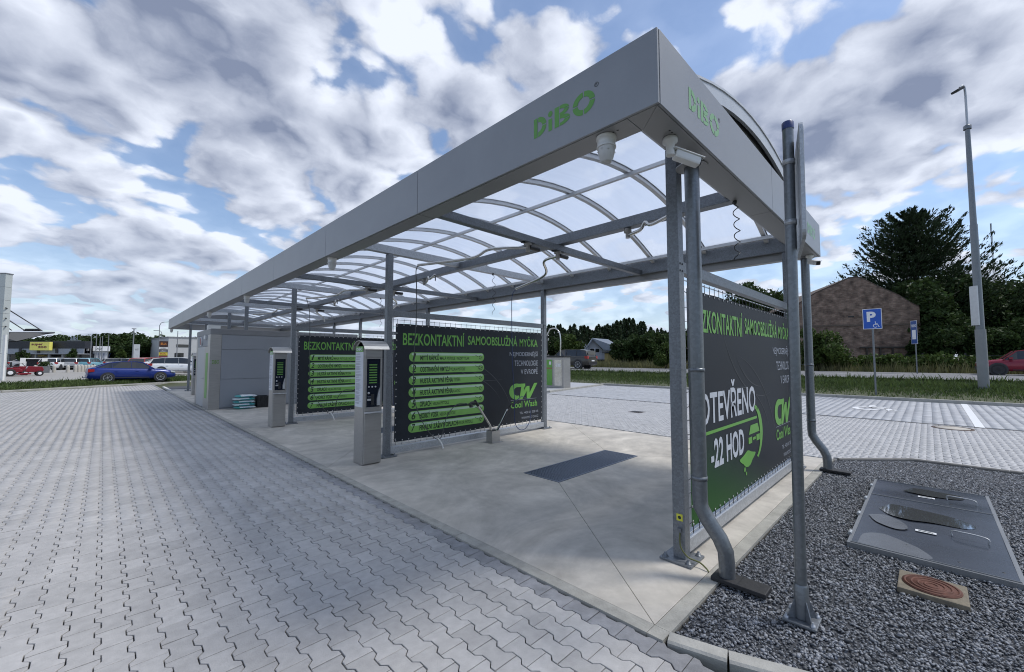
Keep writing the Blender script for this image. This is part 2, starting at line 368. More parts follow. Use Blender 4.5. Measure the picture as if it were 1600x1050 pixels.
rear = MB().add([(6.3, -12, -.0175), (20.3, -12, -.0175), (20.3, 36, -.0175), (6.3, 36, -.0175)], [(0, 1, 2, 3)]).build('rear_pavement', mat('rear_joint_sand', (.14, .14, .14), .9)); rear['kind'] = 'structure'
c = lat(6.40, 12.68, -9, 34, .1375, .2, .1)
g_in = (c[:, 1] < .12) & ((c[:, 0] < 7.2) & (c[:, 1] < .12-(c[:, 0]-6.3)) | (c[:, 0] < 7.2) & (c[:, 1] < -.8))
ok, d = seen(c[:, 0], c[:, 1]); dl = (c[:, 0]-LA[0])*LN[0]+(c[:, 1]-LA[1])*LN[1]; c = c[ok & ~g_in & (dl < -.2)]
paver4 = mat('rear_paver_concrete', (.42, .42, .425), .60, 0, .14, 11, bump=.2, bscale=110, tone=.06, grime=.08)  # paler than the forecourt blocks: the extra sunlight is put into the colour
pave_field('paver_rows', c, BV, BN, BI, paver4, rear)
hx, hy = .0986, .0982
BXV = np.array([(-hx, -hy, 0), (hx, -hy, 0), (hx, hy, 0), (-hx, hy, 0), (-hx, -hy, -.017), (hx, -hy, -.017), (hx, hy, -.017), (-hx, hy, -.017)])
BXF = np.array([0, 1, 2, 3, 4, 5, 1, 0, 5, 6, 2, 1, 6, 7, 3, 2, 7, 4, 0, 3])
c = lat(12.98, 20.2, -9, 34, .2, .2, 0.0)
ok, d = seen(c[:, 0], c[:, 1]); dl = (c[:, 0]-LA[0])*LN[0]+(c[:, 1]-LA[1])*LN[1]; isl = c[:, 1] > 12.3+.19*(c[:, 0]-13.5)
c = c[ok & (dl < -.2) & ~isl]
pave_field('paver_rows', c, BXV, np.full(5, 4), BXF, paver3, rear)
MB().box(12.74, 12.86, -12, 30, -.015, -.006).build('drain_strip', mat('dark_joint_strip', (.09, .09, .09), .8))['kind'] = 'structure'
# painted parking marks
wl = MB().add([(12.75, -1.98, .006), (12.75, -1.82, .006), (20.25, -2.02, .006), (20.25, -1.86, .006)], [(0, 2, 3, 1)]).build('bay_line', white); wl['kind'] = 'structure'
wc = MB()
ccx, ccy = 15.35, .05
def wheelchair(mb, f, n=20, fat=1.0):     # f maps (right, up) in units to a point
    def seg(a, b, w):
        a = np.array(a); b = np.array(b); t = (b-a)/np.linalg.norm(b-a); r = np.array([-t[1], t[0]])*w/2
        mb.add([f(*(a-r)), f(*(b-r)), f(*(b+r)), f(*(a+r))], [(0, 1, 2, 3)])
    vs = []
    for k in range(n+1):
        a = math.radians(75+250*k/n); vs += [f(-.05+.33*math.cos(a), .33+.33*math.sin(a)), f(-.05+(.33-.09*fat)*math.cos(a), .33+(.33-.09*fat)*math.sin(a))]
    mb.add(vs, [(2*k, 2*k+2, 2*k+3, 2*k+1) for k in range(n)])
    mb.add([f(-.02+.085*math.cos(2*math.pi*k/12), 1.02+.085*math.sin(2*math.pi*k/12)) for k in range(12)], [tuple(range(12))])
    seg((0, .92), (.03, .48), .11*fat); seg((.0, .70), (.30, .70), .075*fat); seg((.0, .50), (.36, .50), .09*fat); seg((.34, .53), (.46, .10), .09*fat); seg((.42, .12), (.58, .16), .08*fat)
wheelchair(wc, lambda r, u: (ccx+1.7*u, ccy-1.2*r+.3, .009), fat=1.5)
wc.build('wheelchair_marking', white)['kind'] = 'structure'
# round manhole in the paving
mh = thing('manhole_cover', (12.15, -1.43, 0), 'round concrete filled manhole cover in the rear paving by the white line', 'manhole cover')
MB().lathe([(.36, .002), (.36, .010), (.30, .010), (.30, .002)], (12.15, -1.43, 0), n=36, caps=False).build('iron_ring', mat('rusty_iron', (.10, .07, .055), .7, .3, .3, 20), mh)
MB().lathe([(.295, .002), (.295, .008), (.001, .008)], (12.15, -1.43, 0), n=36).build('concrete_disc', concrete, mh)
for k, (mx_, my_) in enumerate([(9.6, 5.4)]):
    g_ = thing('gully_grate', (mx_, my_, 0), 'small dark square gully grate set in the rear paving', 'drain grate')
    q_ = MB().box(mx_-.2, mx_+.2, my_-.2, my_+.2, .001, .005); q_.build('frame', mat('rusty_iron', (.1, .07, .055), .7), g_)
    q_ = MB()
    for j in range(6): q_.box(mx_-.17, mx_+.17, my_-.17+j*.06, my_-.135+j*.06, .005, .010)
    q_.build('bars', dark, g_)
# ------------------------------------------------------------------ kerbs
def kerb(pts, w, z0, z1, m, L=1.0, name='kerb', gap=.008):
    root = None
    for a, b in zip(pts[:-1], pts[1:]):
        a = Vector((*a, 0)); b = Vector((*b, 0)); t = (b-a); n = max(1, round(t.length/L)); t /= n; u = t.normalized()
        for k in range(n):
            p = a+t*k+u*gap/2; q = a+t*(k+1)-u*gap/2; j = random.uniform(-.003, .003)
            mb = MB(); r = Vector((-u.y, u.x, 0))*w/2; c_ = .012
            def ring(pt): return [pt-r+Vector((0, 0, z0)), pt-r+Vector((0, 0, z1+j-c_)), pt-r*(1-c_*2/w)+Vector((0, 0, z1+j)), pt+r*(1-c_*2/w)+Vector((0, 0, z1+j)), pt+r+Vector((0, 0, z1+j-c_)), pt+r+Vector((0, 0, z0))]
            vs = ring(p)+ring(q); mb.add(vs, [(0, 1, 2, 3, 4, 5), (11, 10, 9, 8, 7, 6)]+[(i_, i_+6, (i_+1) % 6+6, (i_+1) % 6) for i_ in range(6)])
            if root is None:
                root = MB().add([tuple(p-r*.5)[:2]+(z0-.01,), tuple(q-r*.5)[:2]+(z0-.01,), tuple(q+r*.5)[:2]+(z0-.01,)], [(0, 1, 2)]).build(name, m); root['kind'] = 'structure'; root.location = (0, 0, 0)
                for v_, s_ in zip(root.data.vertices, (p-r*.5, q-r*.5, q+r*.5)): v_.co = (s_.x, s_.y, z0-.01)
                ORG[root.name] = Vector((0, 0, 0))
            o = mb.build('kerb_stone', m, root)
    return root
kerb([(.112, .063), (.195, -.24), (.335, -.62), (.60, -1.10), (1.0, -1.65), (1.6, -2.3), (2.6, -3.2)], .105, -.08, .022, kerbm, .7, 'gravel_kerb')
kerb([(6.30, .02), (7.16, -.84), (7.14, -9)], .06, -.08, .028, mat('dark_edging', (.17, .165, .155), .8, 0, .25, 8), 1.0, 'rear_gravel_kerb')
kerb([(20.33, -14), (20.33, 13.6)], .16, -.05, .12, kerbm, 2.0, 'parking_kerb')
kerb([(20.25, 13.52), (13.4, 12.2), (12.2, 13.4), (12.2, 24)], .14, -.05, .10, kerbm, 1.0, 'island_kerb')
pa = LA-LD*14; pb = LA+LD*30
kerb([tuple(pa), tuple(pb)], .2, -.05, .10, kerbm, 2.0, 'forecourt_kerb')
MB().add([(20.2, 13.56, .085), (13.4, 12.27, .085), (12.26, 13.4, .085), (12.26, 24, .085), (20.2, 24, .085)], [(4, 3, 2, 1, 0)]).build('vacuum_island', paver3)['kind'] = 'structure'
# ------------------------------------------------------------------ wash slab: one casting per bay, falling to its drain
slab_base = MB().box(.055, 6.30, .065, 26.9, -.06, -.012).build('wash_slab', mat('slab_joint_filler', (.10, .095, .085), .9)); slab_base['kind'] = 'structure'
def poly_inset(p, g):
    n = len(p); out = []
    for k in range(n):
        a, b, c_ = Vector(p[k-1]), Vector(p[k]), Vector(p[(k+1) % n]); d1 = (b-a).normalized(); d2 = (c_-b).normalized()
        n1_ = Vector((-d1.y, d1.x)); n2_ = Vector((-d2.y, d2.x)); bis = n1_+n2_; out.append(tuple(b+bis*(g/(1+n1_.dot(n2_)))))
    return out
def plate(name, p, zs, m, parent, g=.0025, zb=-.011):
    q = poly_inset(p, g); n = len(q)
    vs = [(x, y, zb) for x, y in q]+[(x, y, z) for (x, y), z in zip(q, zs)]
    mb = MB().add(vs, [tuple(range(n, 2*n))]+[(k, (k+1) % n, n+(k+1) % n, n+k) for k in range(n)]); return mb.build(name, m, parent)
ZT = .012
hut_y0, hut_y1 = 15.33, 18.10
bays = [(.17, 5.41), (5.41, 10.41), (10.41, 15.41), (15.41, 18.15), (18.15, 23.2), (23.2, 26.8)]
for k, (ya, yb) in enumerate(bays):
    if k == 3:
        plate('slab_section', [(.16, ya), (6.2, ya), (6.2, yb), (.16, yb)], [ZT]*4, concrete, slab_base); continue
    gy = ya+2.28 if k == 0 else ya+(yb-ya)/2-.35; gx0, gx1, gy1 = 2.06, 4.20, gy+.66
    A, B, C_, D_ = (.16, ya), (6.2, ya), (6.2, yb), (.16, yb); a, b, c_, d_ = (gx0, gy), (gx1, gy), (gx1, gy1), (gx0, gy1); lo_ = ZT-.006
    for p, z in (([A, B, b, a], [ZT, ZT, lo_, lo_]), ([B, C_, c_, b], [ZT, ZT, lo_, lo_]), ([C_, D_, d_, c_], [ZT, ZT, lo_, lo_]), ([D_, A, a, d_], [ZT, ZT, lo_, lo_])):
        plate('slab_section', p, z, concrete, slab_base)
    lab = ['blue grey steel drain grate in the floor of the nearest wash bay', 'steel floor drain grate in the second wash bay behind the big banner', 'steel floor drain grate in the third wash bay before the hut', None, 'steel floor drain grate in the bay beyond the hut', 'steel floor drain grate in the last far bay'][k]
    gr = thing('drain_grate', (gx0, gy, 0), lab, 'drain grate', 'floor drain grates')
    fr = MB()
    for q in ((gx0+.004, gx1-.004, gy+.004, gy+.03), (gx0+.004, gx1-.004, gy1-.03, gy1-.004), (gx0+.004, gx0+.03, gy+.03, gy1-.03), (gx1-.03, gx1-.004, gy+.03, gy1-.03)): fr.box(*q, -.01, .010)
    fr.build('frame', rail, gr)
    MB().box(gx0+.03, gx1-.03, gy+.03, gy1-.03, -.0115, -.009).build('sump', mat('drain_sump', (.02, .022, .025), .7), gr)
    bars = MB()
    n_ = int((gx1-gx0-.06)/.033)
    for j in range(n_): x = gx0+.036+j*.033; bars.box(x, x+.013, gy+.03, gy1-.03, -.008, .008)
    for j in range(int((gy1-gy-.06)/.033)): y = gy+.036+j*.033; bars.box(gx0+.03, gx1-.03, y, y+.011, -.007, .0065)
    bars.build('bars', rail, gr)['kind'] = 'stuff'
    # two panels joint of the grate
# border castings
def edging(p0, p1, n, horiz):
    for k in range(n):
        a = p0+(p1-p0)*k/n; b = p0+(p1-p0)*(k+1)/n
        if horiz == 'Y': p = [(.055, a), (.16, a), (.16, b), (.055, b)]
        else: p = [(a, .068), (b, .068), (b, .17), (a, .17)]
        plate('edging_strip', p, [ZT+random.uniform(-.001, .003)]*4, edgec, slab_base, .002)
edging(.17, 26.8, 14, 'Y'); edging(.16, 6.2, 5, 'X')
plate('edging_strip', [(.055, .068), (.16, .068), (.16, .17), (.055, .17)], [ZT+.002]*4, edgec, slab_base, .002)
# ------------------------------------------------------------------ gravel bed
GP = [(.17, .06), (6.28, .06), (7.13, -.80), (7.11, -9), (3.2, -3.7), (2.6, -3.13), (1.63, -2.22), (1.05, -1.60), (.66, -1.08), (.39, -.60), (.25, -.23)]
gb = MB().add([(x, y, -.022) for x, y in GP], [tuple(range(len(GP)))[::-1]]).build('gravel_bed', mat('gravel_bed_fines', (.055, .06, .07), .9, 0, .5, 45, bump=1, bscale=70)); gb['kind'] = 'structure'
ico = np.array([(0, 0, 1), (.894, 0, .447), (.276, .851, .447), (-.724, .526, .447), (-.724, -.526, .447), (.276, -.851, .447), (.724, .526, -.447), (-.276, .851, -.447), (-.894, 0, -.447), (-.276, -.851, -.447), (.724, -.526, -.447), (0, 0, -1)])
icf = np.array([(0, 1, 2), (0, 2, 3), (0, 3, 4), (0, 4, 5), (0, 5, 1), (1, 6, 2), (2, 7, 3), (3, 8, 4), (4, 9, 5), (5, 10, 1), (1, 10, 6), (2, 6, 7), (3, 7, 8), (4, 8, 9), (5, 9, 10), (6, 11, 7), (7, 11, 8), (8, 11, 9), (9, 11, 10), (10, 11, 6)])
def inpoly(x, y, P_):
    r = np.zeros(len(x), bool); n = len(P_)
    for k in range(n):
        x1, y1 = P_[k]; x2, y2 = P_[(k+1) % n]
        if y1 == y2: continue
        c_ = ((y1 > y) != (y2 > y)) & (x < (x2-x1)*(y-y1)/(y2-y1)+x1); r ^= c_
    return r
octv = np.array([(0, 0, 1), (1, 0, 0), (0, 1, 0), (-1, 0, 0), (0, -1, 0), (0, 0, -1)], float); octf = np.array([(0, 1, 2), (0, 2, 3), (0, 3, 4), (0, 4, 1), (5, 2, 1), (5, 3, 2), (5, 4, 3), (5, 1, 4)])
def gravel(name, cen, rad, m, parent=None, z=-.012, low=False):
    k = len(cen); ang = rng.random((k, 3))*6.283; F = octf if low else icf; S = octv*1.15 if low else ico; nv_ = len(S)
    v = S[None]*(1+rng.normal(0, .20, (k, nv_, 1))); sc = rad*rng.lognormal(0, .28, (k, 1, 1))*np.stack((rng.uniform(.8, 1.35, k), rng.uniform(.7, 1.0, k), rng.uniform(.5, .85, k)), -1)[:, None]
    v = v*sc
    for ax in range(2):
        a = ang[:, ax] if ax == 0 else rng.normal(0, .5, k); co, si = np.cos(a)[:, None], np.sin(a)[:, None]
        if ax == 0: x = v[:, :, 0]*co-v[:, :, 1]*si; y = v[:, :, 0]*si+v[:, :, 1]*co; v[:, :, 0] = x; v[:, :, 1] = y
        else: x = v[:, :, 0]*co-v[:, :, 2]*si; zz = v[:, :, 0]*si+v[:, :, 2]*co; v[:, :, 0] = x; v[:, :, 2] = zz
    v[:, :, 0] += cen[:, 0:1]; v[:, :, 1] += cen[:, 1:2]; v[:, :, 2] += z+rng.normal(0, .0035, (k, 1))
    idx = (np.arange(k)[:, None, None]*nv_+F[None]).ravel()
    o = raw(name, v.reshape(-1, 3), np.full(k*len(F), 3), idx, m, parent, tone=np.repeat(rng.random(k)**1.2, nv_)); o['kind'] = 'stuff'; return o
stonem = mat('crushed_stone', (.105, .112, .125), .6, 0, .35, 90, col2=(.25, .26, .28), tone=.62)
pt = rng.random((330000, 2))*np.array([7, 9.2])+np.array([.1, -9.1])
ok, d = seen(pt[:, 0], pt[:, 1], 120); pt = pt[ok & inpoly(pt[:, 0], pt[:, 1], GP)]
hatch_c = lambda x, y: (x > 2.46) & (x < 5.10) & (y < -.54) & (y > -1.47)
pt = pt[~hatch_c(pt[:, 0], pt[:, 1])]; dd_ = np.hypot(pt[:, 0]-CAM[0], pt[:, 1]-CAM[1]); nr = dd_ < 3.9
gravel('gravel_stones', pt[nr], .0076, stonem); gravel('gravel_stones', pt[~nr], .0082, stonem, low=True)
print('gravel', len(pt))
# far bed at the end of the slab
fb = MB().box(.35, 6.2, 27.0, 30.5, -.02, .03).build('far_gravel_bed', mat('gravel_bed_fines', (.05, .053, .06), .9)); fb['kind'] = 'structure'
kerb([(.25, 30.5), (.25, 26.95), (6.2, 26.95)], .12, -.05, .05, mat('pale_kerb', (.55, .54, .52), .8), 1.0, 'far_bed_kerb')
# ------------------------------------------------------------------ road beyond the verge
asph = mat('weathered_asphalt', (.155, .155, .16), .8, 0, .15, 2, bump=.2, bscale=80)
def strip(name, x0, x1, y0, y1, z, m): return sheet(name, x0, x1, y0, y1, z, m)
strip('road', 25.9, 38.6, -140, 200, .69, asph)
rl = MB()
for xx in (26.35, 38.15): rl.box(xx-.07, xx+.07, -140, 200, .694, .696)
for k in range(-20, 22): rl.box(32.2, 32.36, k*6.0, k*6.0+3.2, .694, .696)
rl.build('road_markings', white)['kind'] = 'structure'
# parking apron and street on the far left
pd = lambda s, t: tuple(LA+LD*s+LN*t)
pk = [pd(-60, 3.0), pd(16, 2.2), pd(90, 2.2), pd(90, 60), pd(-60, 60)]
MB().add([(x, y, .30) for x, y in pk], [(0, 1, 2, 3, 4)]).build('shop_car_park', mat('pale_car_park', (.30, .29, .27), .8, 0, .12, .6))['kind'] = 'structure'
# ------------------------------------------------------------------ canopy
W_, L_ = 5.345, 26.43; ZB, ZF = 3.20, 3.68
can = thing('wash_canopy', (0, 0, 0), 'long silver carwash canopy with arched clear roof on galvanised posts', 'canopy')
def can_part(mb, name, m, bevel=0): return mb.build(name, m, can, bevel=bevel)
g_ = .003
# fascia: outer sheets in panels, soffit under them
fj = [0.0, 2.70, 5.27, 7.95, 10.6, 13.25, 15.9, 18.5, 21.15, 23.8, L_]
front_panels = []
for a, b in zip(fj[:-1], fj[1:]):
    front_panels.append(can_part(MB().box(0, .02, a+g_, b-g_, ZB+.002, ZF), 'fascia_panel', fasc, bevel=.003))
    can_part(MB().box(W_-.02, W_, a+g_, b-g_, ZB+.002, ZF), 'fascia_panel', fasc)
    a2, b2 = max(a, .222), min(b, L_-.222)
    can_part(MB().box(.022, .22, a2+g_, b2-g_, ZB, ZB+.018), 'soffit_panel', soff)
    can_part(MB().box(W_-.13, W_-.022, a2+g_, b2-g_, ZB, ZB+.018), 'soffit_panel', soff)
can_part(MB().box(W_-.135, W_-.131, .22, L_-.22, ZB, ZF-.02), 'inner_fascia', soff)
can_part(MB().box(.216, .220, .24, L_-.24, ZB+.02, ZF-.02), 'inner_fascia', soff)
side_panels = []
for a, b in ((.0225, 2.60), (2.60, W_-.0225)):
    for y0, y1 in ((0, .02), (L_-.02, L_)):
        side_panels.append(can_part(MB().box(a+g_, b-g_, y0, y1, ZB+.002, ZF), 'fascia_panel', fasc, bevel=.003))
for y0 in (0.022, L_-.22):
    near = y0 < 1
    # mitred corners
    yo, yi = (.022, .22) if near else (L_-.022, L_-.22)
    for xa, xb, mit in ((.022, 2.6, 1), (2.6, W_-.13, 0)):
        p = [(xa+(.0015 if mit else g_), yo), (xb-g_, yo), (xb-g_, yi), ((.2215 if mit else xa+g_), yi)]
        can_part(MB().prism(p if near else p[::-1], ZB, ZB+.018), 'soffit_panel', soff)
    can_part(MB().prism(([(.0205, yo), (.2185, yi), (.0205, yi)] if near else [(.0205, yo), (.0205, yi), (.2185, yi)]), ZB, ZB+.0175), 'soffit_panel', soff)
    can_part(MB().box(W_-.128, W_-.022, min(yo, yi), max(yo, yi), ZB, ZB+.018), 'soffit_panel', soff)
    yy = .218 if near else L_-.222
    can_part(MB().box(.24, W_-.14, yy, yy+.004, ZB+.02, ZF-.02), 'inner_fascia', soff)
vent = MB()
for k in range(3): vent.box(.09+.0, .10, .33+k*.035, .345+k*.035, ZB-.0015, ZB-.0003); vent.box(.34+k*.035, .355+k*.035, .085, .095, ZB-.0015, ZB-.0003)
can_part(vent, 'vent_holes', dark)
# DIBO lettering cut in green
def arc_band(cx, cz, ro, ri, a0, a1, n=14, sx=1.0):
    o = [(cx+ro*sx*math.cos(math.radians(a0+(a1-a0)*k/n)), cz+ro*math.sin(math.radians(a0+(a1-a0)*k/n))) for k in range(n+1)]
    i_ = [(cx+ri*sx*math.cos(math.radians(a0+(a1-a0)*k/n)), cz+ri*math.sin(math.radians(a0+(a1-a0)*k/n))) for k in range(n+1)]
    return o, i_
def dibo(f, parent, m, m2, s=1.0):
    """f(u, v): u to the right 0..1 of the logo, v up 0..1"""
    def poly(p, mm=m, name='letter_piece'):
        me = MB().add([f(*q) for q in p], [tuple(range(len(p)))]); return me
    letters = {'D': MB(), 'i': MB(), 'B': MB(), 'O': MB()}
    def addp(k, p): letters[k].add([f(*q) for q in p], [tuple(range(len(p)))])
    def band(k, cx, cz, ro, ri, a0, a1, sx=1.0):
        o, i_ = arc_band(cx, cz, ro, ri, a0, a1, 12, sx)
        vs = [f(*q) for q in o+i_]; n = 13; letters[k].add(vs, [(j, j+1, n+j+1, n+j) for j in range(12)])
    A = .305
    addp('D', [(0, 0), (.062, 0), (.062, .93), (0, .93)]); g2 = .012
    band('D', .075, .465, .465, .235, -90, -4, A); band('D', .075, .465, .465, .235, 4, 90, A)
    addp('i', [(.253, 0), (.313, 0), (.313, .56), (.253, .56)]); band('i', .283, .79, .14, .001, 0, 180, A*.85); band('i', .283, .79, .14, .001, 180, 360, A*.85)
    addp('B', [(.355, 0), (.425, 0), (.425, .93), (.355, .93)])
    for cz, ro, k_ in ((.690, .240, .52), (.232, .232, .60)):
        for a0, a1 in ((-90, -5), (5, 90)): band('B', .46, cz, ro, .085, a0, a1, k_)
        for s_ in (1, -1): addp('B', [(.437, cz+s_*.088), (.459, cz+s_*.088), (.459, cz+s_*(ro-.002)), (.437, cz+s_*(ro-.002))])
    for a0 in (4, 94, 184, 274): band('O', .80, .465, .50, .27, a0, a0+82, A*1.06)
    out = []
    for k, mb in letters.items(): out.append(mb.build('letter', m, parent))
    r = MB(); o, i_ = arc_band(.985, .98, .10, .075, 0, 360, 16, A); r.add([f(*q) for q in o+i_], [(j, j+1, 17+j+1, 17+j) for j in range(16)])
    r.add([f(*q) for q in ((.972, .93), (.978, .93), (.978, 1.03), (.972, 1.03))], [(0, 1, 2, 3)]); r.add([f(*q) for q in ((.978, .975), (.995, .985), (.995, 1.02), (.978, 1.03))], [(0, 1, 2, 3)])
    r.build('registered_mark', m2, parent)
regm = mat('registered_mark_grey', (.08, .085, .09), .5)
dibo(lambda u, v: (-.0015, 1.015-u*.585, 3.365+v*.165), front_panels[0], green, regm)
gs = mat('logo_green_pale', (.20, .40, .17), .35, .3, .06, 6)
dibo(lambda u, v: (.455+u*.60, -.0015, 3.365+v*.165), side_panels[0], gs, regm)
dibo(lambda u, v: (4.40+u*.55, -.0015, 3.365+v*.165), side_panels[2], gs, regm)
# posts
PY = [.41, 5.41, 10.41, 15.41, 18.15, 23.2, 26.0]
XF, XB = 1.13, 5.185
def post(x, y, ztop, front=True):
    p = can_part(MB().box(x-.05, x+.05, y-.05, y+.05, .03, ztop), 'post', galv, bevel=.006)
    bp = MB().box(x-.135, x+.135, y-.13, y+.13, .013, .031)
    b = bp.build('base_plate', galv, p, bevel=.003)
    nuts = MB()
    for sx in (-1, 1):
        for sy in (-1, 1):
            c_ = (x+sx*.10, y+sy*.095, .031); nuts.lathe([(.026, 0), (.026, .004), (.017, .004), (.017, .020), (.009, .020), (.009, .034)], c_, n=6)
    nuts.build('anchor_bolts', galv, p)['kind'] = 'stuff'
    bb = MB()
    for zz in (2.40, 2.46):
        for xx in (x-.022, x+.022): bb.lathe([(.009, y-.052), (.009, y-.058)], (xx, 0, zz), axis='Y', n=6)
    if ztop > 2.6: bb.build('bolts', galv, p)
    return p
for k, y in enumerate(PY):
    if k == 6: post(.86, y, 3.45); post(XB, y, 3.30); continue
    post(XF, y, 3.46); post(XB, y, 3.31)
post(2.67, 15.5, 3.44)
# long beams and cross beams
can_part(MB().box(2.60, 2.74, .222, L_-.222, 3.42, 3.56), 'long_beam', galv, bevel=.006)
can_part(MB().box(5.135, 5.235-.03, .222, L_-.222, 3.32, 3.56), 'long_beam', galv, bevel=.004)
for y in PY: can_part(MB().box(.222, 5.134, y-.05, y+.05, 3.465, 3.60), 'cross_beam', galvl, bevel=.006)
for k in range(5):
    y = 2.86+5*k
    if 15 < y < 18.4: continue
    can_part(MB().box(.222, 5.130, y-.045, y+.045, 3.30, 3.40), 'boom_beam', galv, bevel=.005)
# arched ribs, purlins, clear sheets
def arc_z(x): return 4.13-.0985*(x-2.67)**2
XA, XZ = .06, 5.28
NA = 18; ax_ = [XA+(XZ-XA)*k/NA for k in range(NA+1)]
def rib(y, w=.062, h=.05, name='rib', m=alu, dz=0):
    vs = []; 
    for x in ax_:
        z = arc_z(x)+dz; sl_ = -.197*(x-2.67); n = Vector((-sl_, 0, 1)).normalized()*h/2
        c_ = Vector((x, y, z)); vs += [c_-n+Vector((0, -w/2, 0)), c_-n+Vector((0, w/2, 0)), c_+n+Vector((0, w/2, 0)), c_+n+Vector((0, -w/2, 0))]
    fs = [(0, 1, 2, 3), tuple(4*NA+q for q in (3, 2, 1, 0))]
    for k in range(NA):
        for j in range(4): fs.append((4*k+j, 4*k+4+j, 4*k+4+(j+1) % 4, 4*k+(j+1) % 4))
    mb = MB(); mb.add(vs, fs); return can_part(mb, name, m)
RY = [.155]+[.66+.958*k for k in range(27) if .66+.958*k < L_-.3]+[L_-.155]
for y in RY: rib(y)
for y in RY[1:-1]:          # dark gasket cap line over every rib
    rib(y-.0, .085, .006, 'rib_cap', mat('rib_gasket', (.05, .055, .06), .6), .031)
can_part(MB().box(2.477, 2.523, .20, L_-.20, 4.055, 4.10), 'purlin', alu)
for x in (.30, 4.98):
    z = arc_z(x)-.05; can_part(MB().box(x-.03, x+.03, .24, L_-.24, z-.03, z+.022), 'purlin', alu)
pc = bpy.data.materials.new('clear_polycarbonate'); pc.use_nodes = True; nt = pc.node_tree; nt.nodes.clear()
def nn(t, **k):
    x = nt.nodes.new(t)
    for a, b in k.items(): setattr(x, a, b)
    return x
o_ = nn('ShaderNodeOutputMaterial'); tr = nn('ShaderNodeBsdfTransparent'); tr.inputs[0].default_value = (.86, .89, .93, 1)
tl_ = nn('ShaderNodeBsdfTranslucent'); tl_.inputs[0].default_value = (.70, .735, .79, 1)
gl = nn('ShaderNodeBsdfGlossy'); gl.inputs['Roughness'].default_value = .12; gl.inputs[0].default_value = (.8, .85, .9, 1)
wv = nn('ShaderNodeTexNoise'); wv.inputs['Scale'].default_value = 1.0; wv.inputs['Detail'].default_value = 4
mp_ = nn('ShaderNodeMapping'); mp_.inputs['Scale'].default_value = (.6, 7, .6); ge_ = nn('ShaderNodeNewGeometry'); nt.links.new(ge_.outputs['Position'], mp_.inputs[0]); nt.links.new(mp_.outputs[0], wv.inputs['Vector'])
mr_ = nn('ShaderNodeMapRange'); nt.links.new(wv.outputs[0], mr_.inputs[0]); mr_.inputs[1].default_value = .3; mr_.inputs[2].default_value = .7; mr_.inputs[3].default_value = .50; mr_.inputs[4].default_value = .60
m1 = nn('ShaderNodeMixShader'); nt.links.new(mr_.outputs[0], m1.inputs[0]); nt.links.new(tr.outputs[0], m1.inputs[1]); nt.links.new(tl_.outputs[0], m1.inputs[2])
m2 = nn('ShaderNodeMixShader'); m2.inputs[0].default_value = .07; nt.links.new(m1.outputs[0], m2.inputs[1]); nt.links.new(gl.outputs[0], m2.inputs[2]); nt.links.new(m2.outputs[0], o_.inputs[0])
for a, b in zip(RY[:-1], RY[1:]):
    vs = []
    for x in ax_:
        z = arc_z(x)+.0255; vs += [(x, a+.012, z), (x, b-.012, z), (x, b-.012, z+.008), (x, a+.012, z+.008)]
    fs = []
    for k in range(NA): fs += [(4*k, 4*k+4, 4*k+5, 4*k+1), (4*k+3, 4*k+2, 4*k+6, 4*k+7)]
    sh = MB().add(vs, fs, True); can_part(sh, 'roof_sheet', pc)
for yy in (.125, L_-.125): rib(yy, .03, .13, 'edge_profile', mat('edge_profile_alu', (.50, .52, .54), .4, .4), -.03); rib(yy, .05, .02, 'edge_trim', alu, .046)
for yy in (.175, L_-.175):       # dark sheet standing in for the shaded gap between fascia and arch
    vs = [(x, yy, 3.60) for x in ax_]+[(x, yy, max(3.605, arc_z(x)-.025)) for x in ax_]
    n = len(ax_); can_part(MB().add(vs, [(k, k+1, n+k+1, n+k) for k in range(n-1)]), 'gable_gap_shade', mat('gable_gap_shade', (.16, .165, .17), .6, .3))
# rails of the bay dividers, welded to the posts
BY = [.41, 5.41, 10.41]
def divider(y):
    can_part(MB().box(1.182, 5.134, y-.035, y+.035, 2.39, 2.49), 'top_rail', galv, bevel=.005)
    can_part(MB().box(1.182, 5.134, y-.045, y+.045, .055, .165), 'bottom_rail', galvl, bevel=.005)
    for z in (.2, 2.33):
        can_part(MB().bar((1.195, y-.036, z), (5.12, y-.036, z), .008, .008), 'tie_rod', galvl)
    for x in (1.20, 5.11): can_part(MB().bar((x, y-.036, .17), (x, y-.036, 2.385), .008, .008), 'tie_rod', galvl)
for y in BY: divider(y)
# downpipes with rubber shoe
def downpipe(x, y, lab):
    d = thing('downpipe', (x, y, 0), lab, 'downpipe', 'rainwater downpipes')
    MB().tube([(x, y, 3.20), (x, y, .60), (x, y-.005, .52), (x+.01, y-.05, .43), (x+.025, y-.13, .31), (x+.035, y-.165, .22), (x+.037, y-.17, .13), (x+.037, y-.17, .02)], .056, 20).build('pipe', zinc, d)
    for z in (.72, 1.55): MB().lathe([(.057, z), (.060, z), (.060, z+.03), (.057, z+.03)], (x, y, 0), n=20).build('collar', zinc, d)
    MB().bar((x, y+.045, 1.565), (x, y+.22, 1.565), .02, .004).build('bracket', zinc, d)
    MB().lathe([(.12, 3.192), (.12, 3.199), (.05, 3.199)], (x, y, 0), n=24).build('ceiling_rosette', soff, d)
    s = MB().box(x-.045, x+.115, y-.44, y-.08, .0145, .045); s.build('rubber_shoe', blackm, d, bevel=.006)
    MB().box(x-.045, x+.115, y-.262, y-.258, .0452, .047).build('seam', dark, d)
    return d
downpipe(.99, .20, 'zinc downpipe before the nearest post, bending onto a black rubber outlet on the gravel')
downpipe(5.27, .19, 'zinc downpipe behind the sign pole at the far gravel corner, bending onto its outlet')
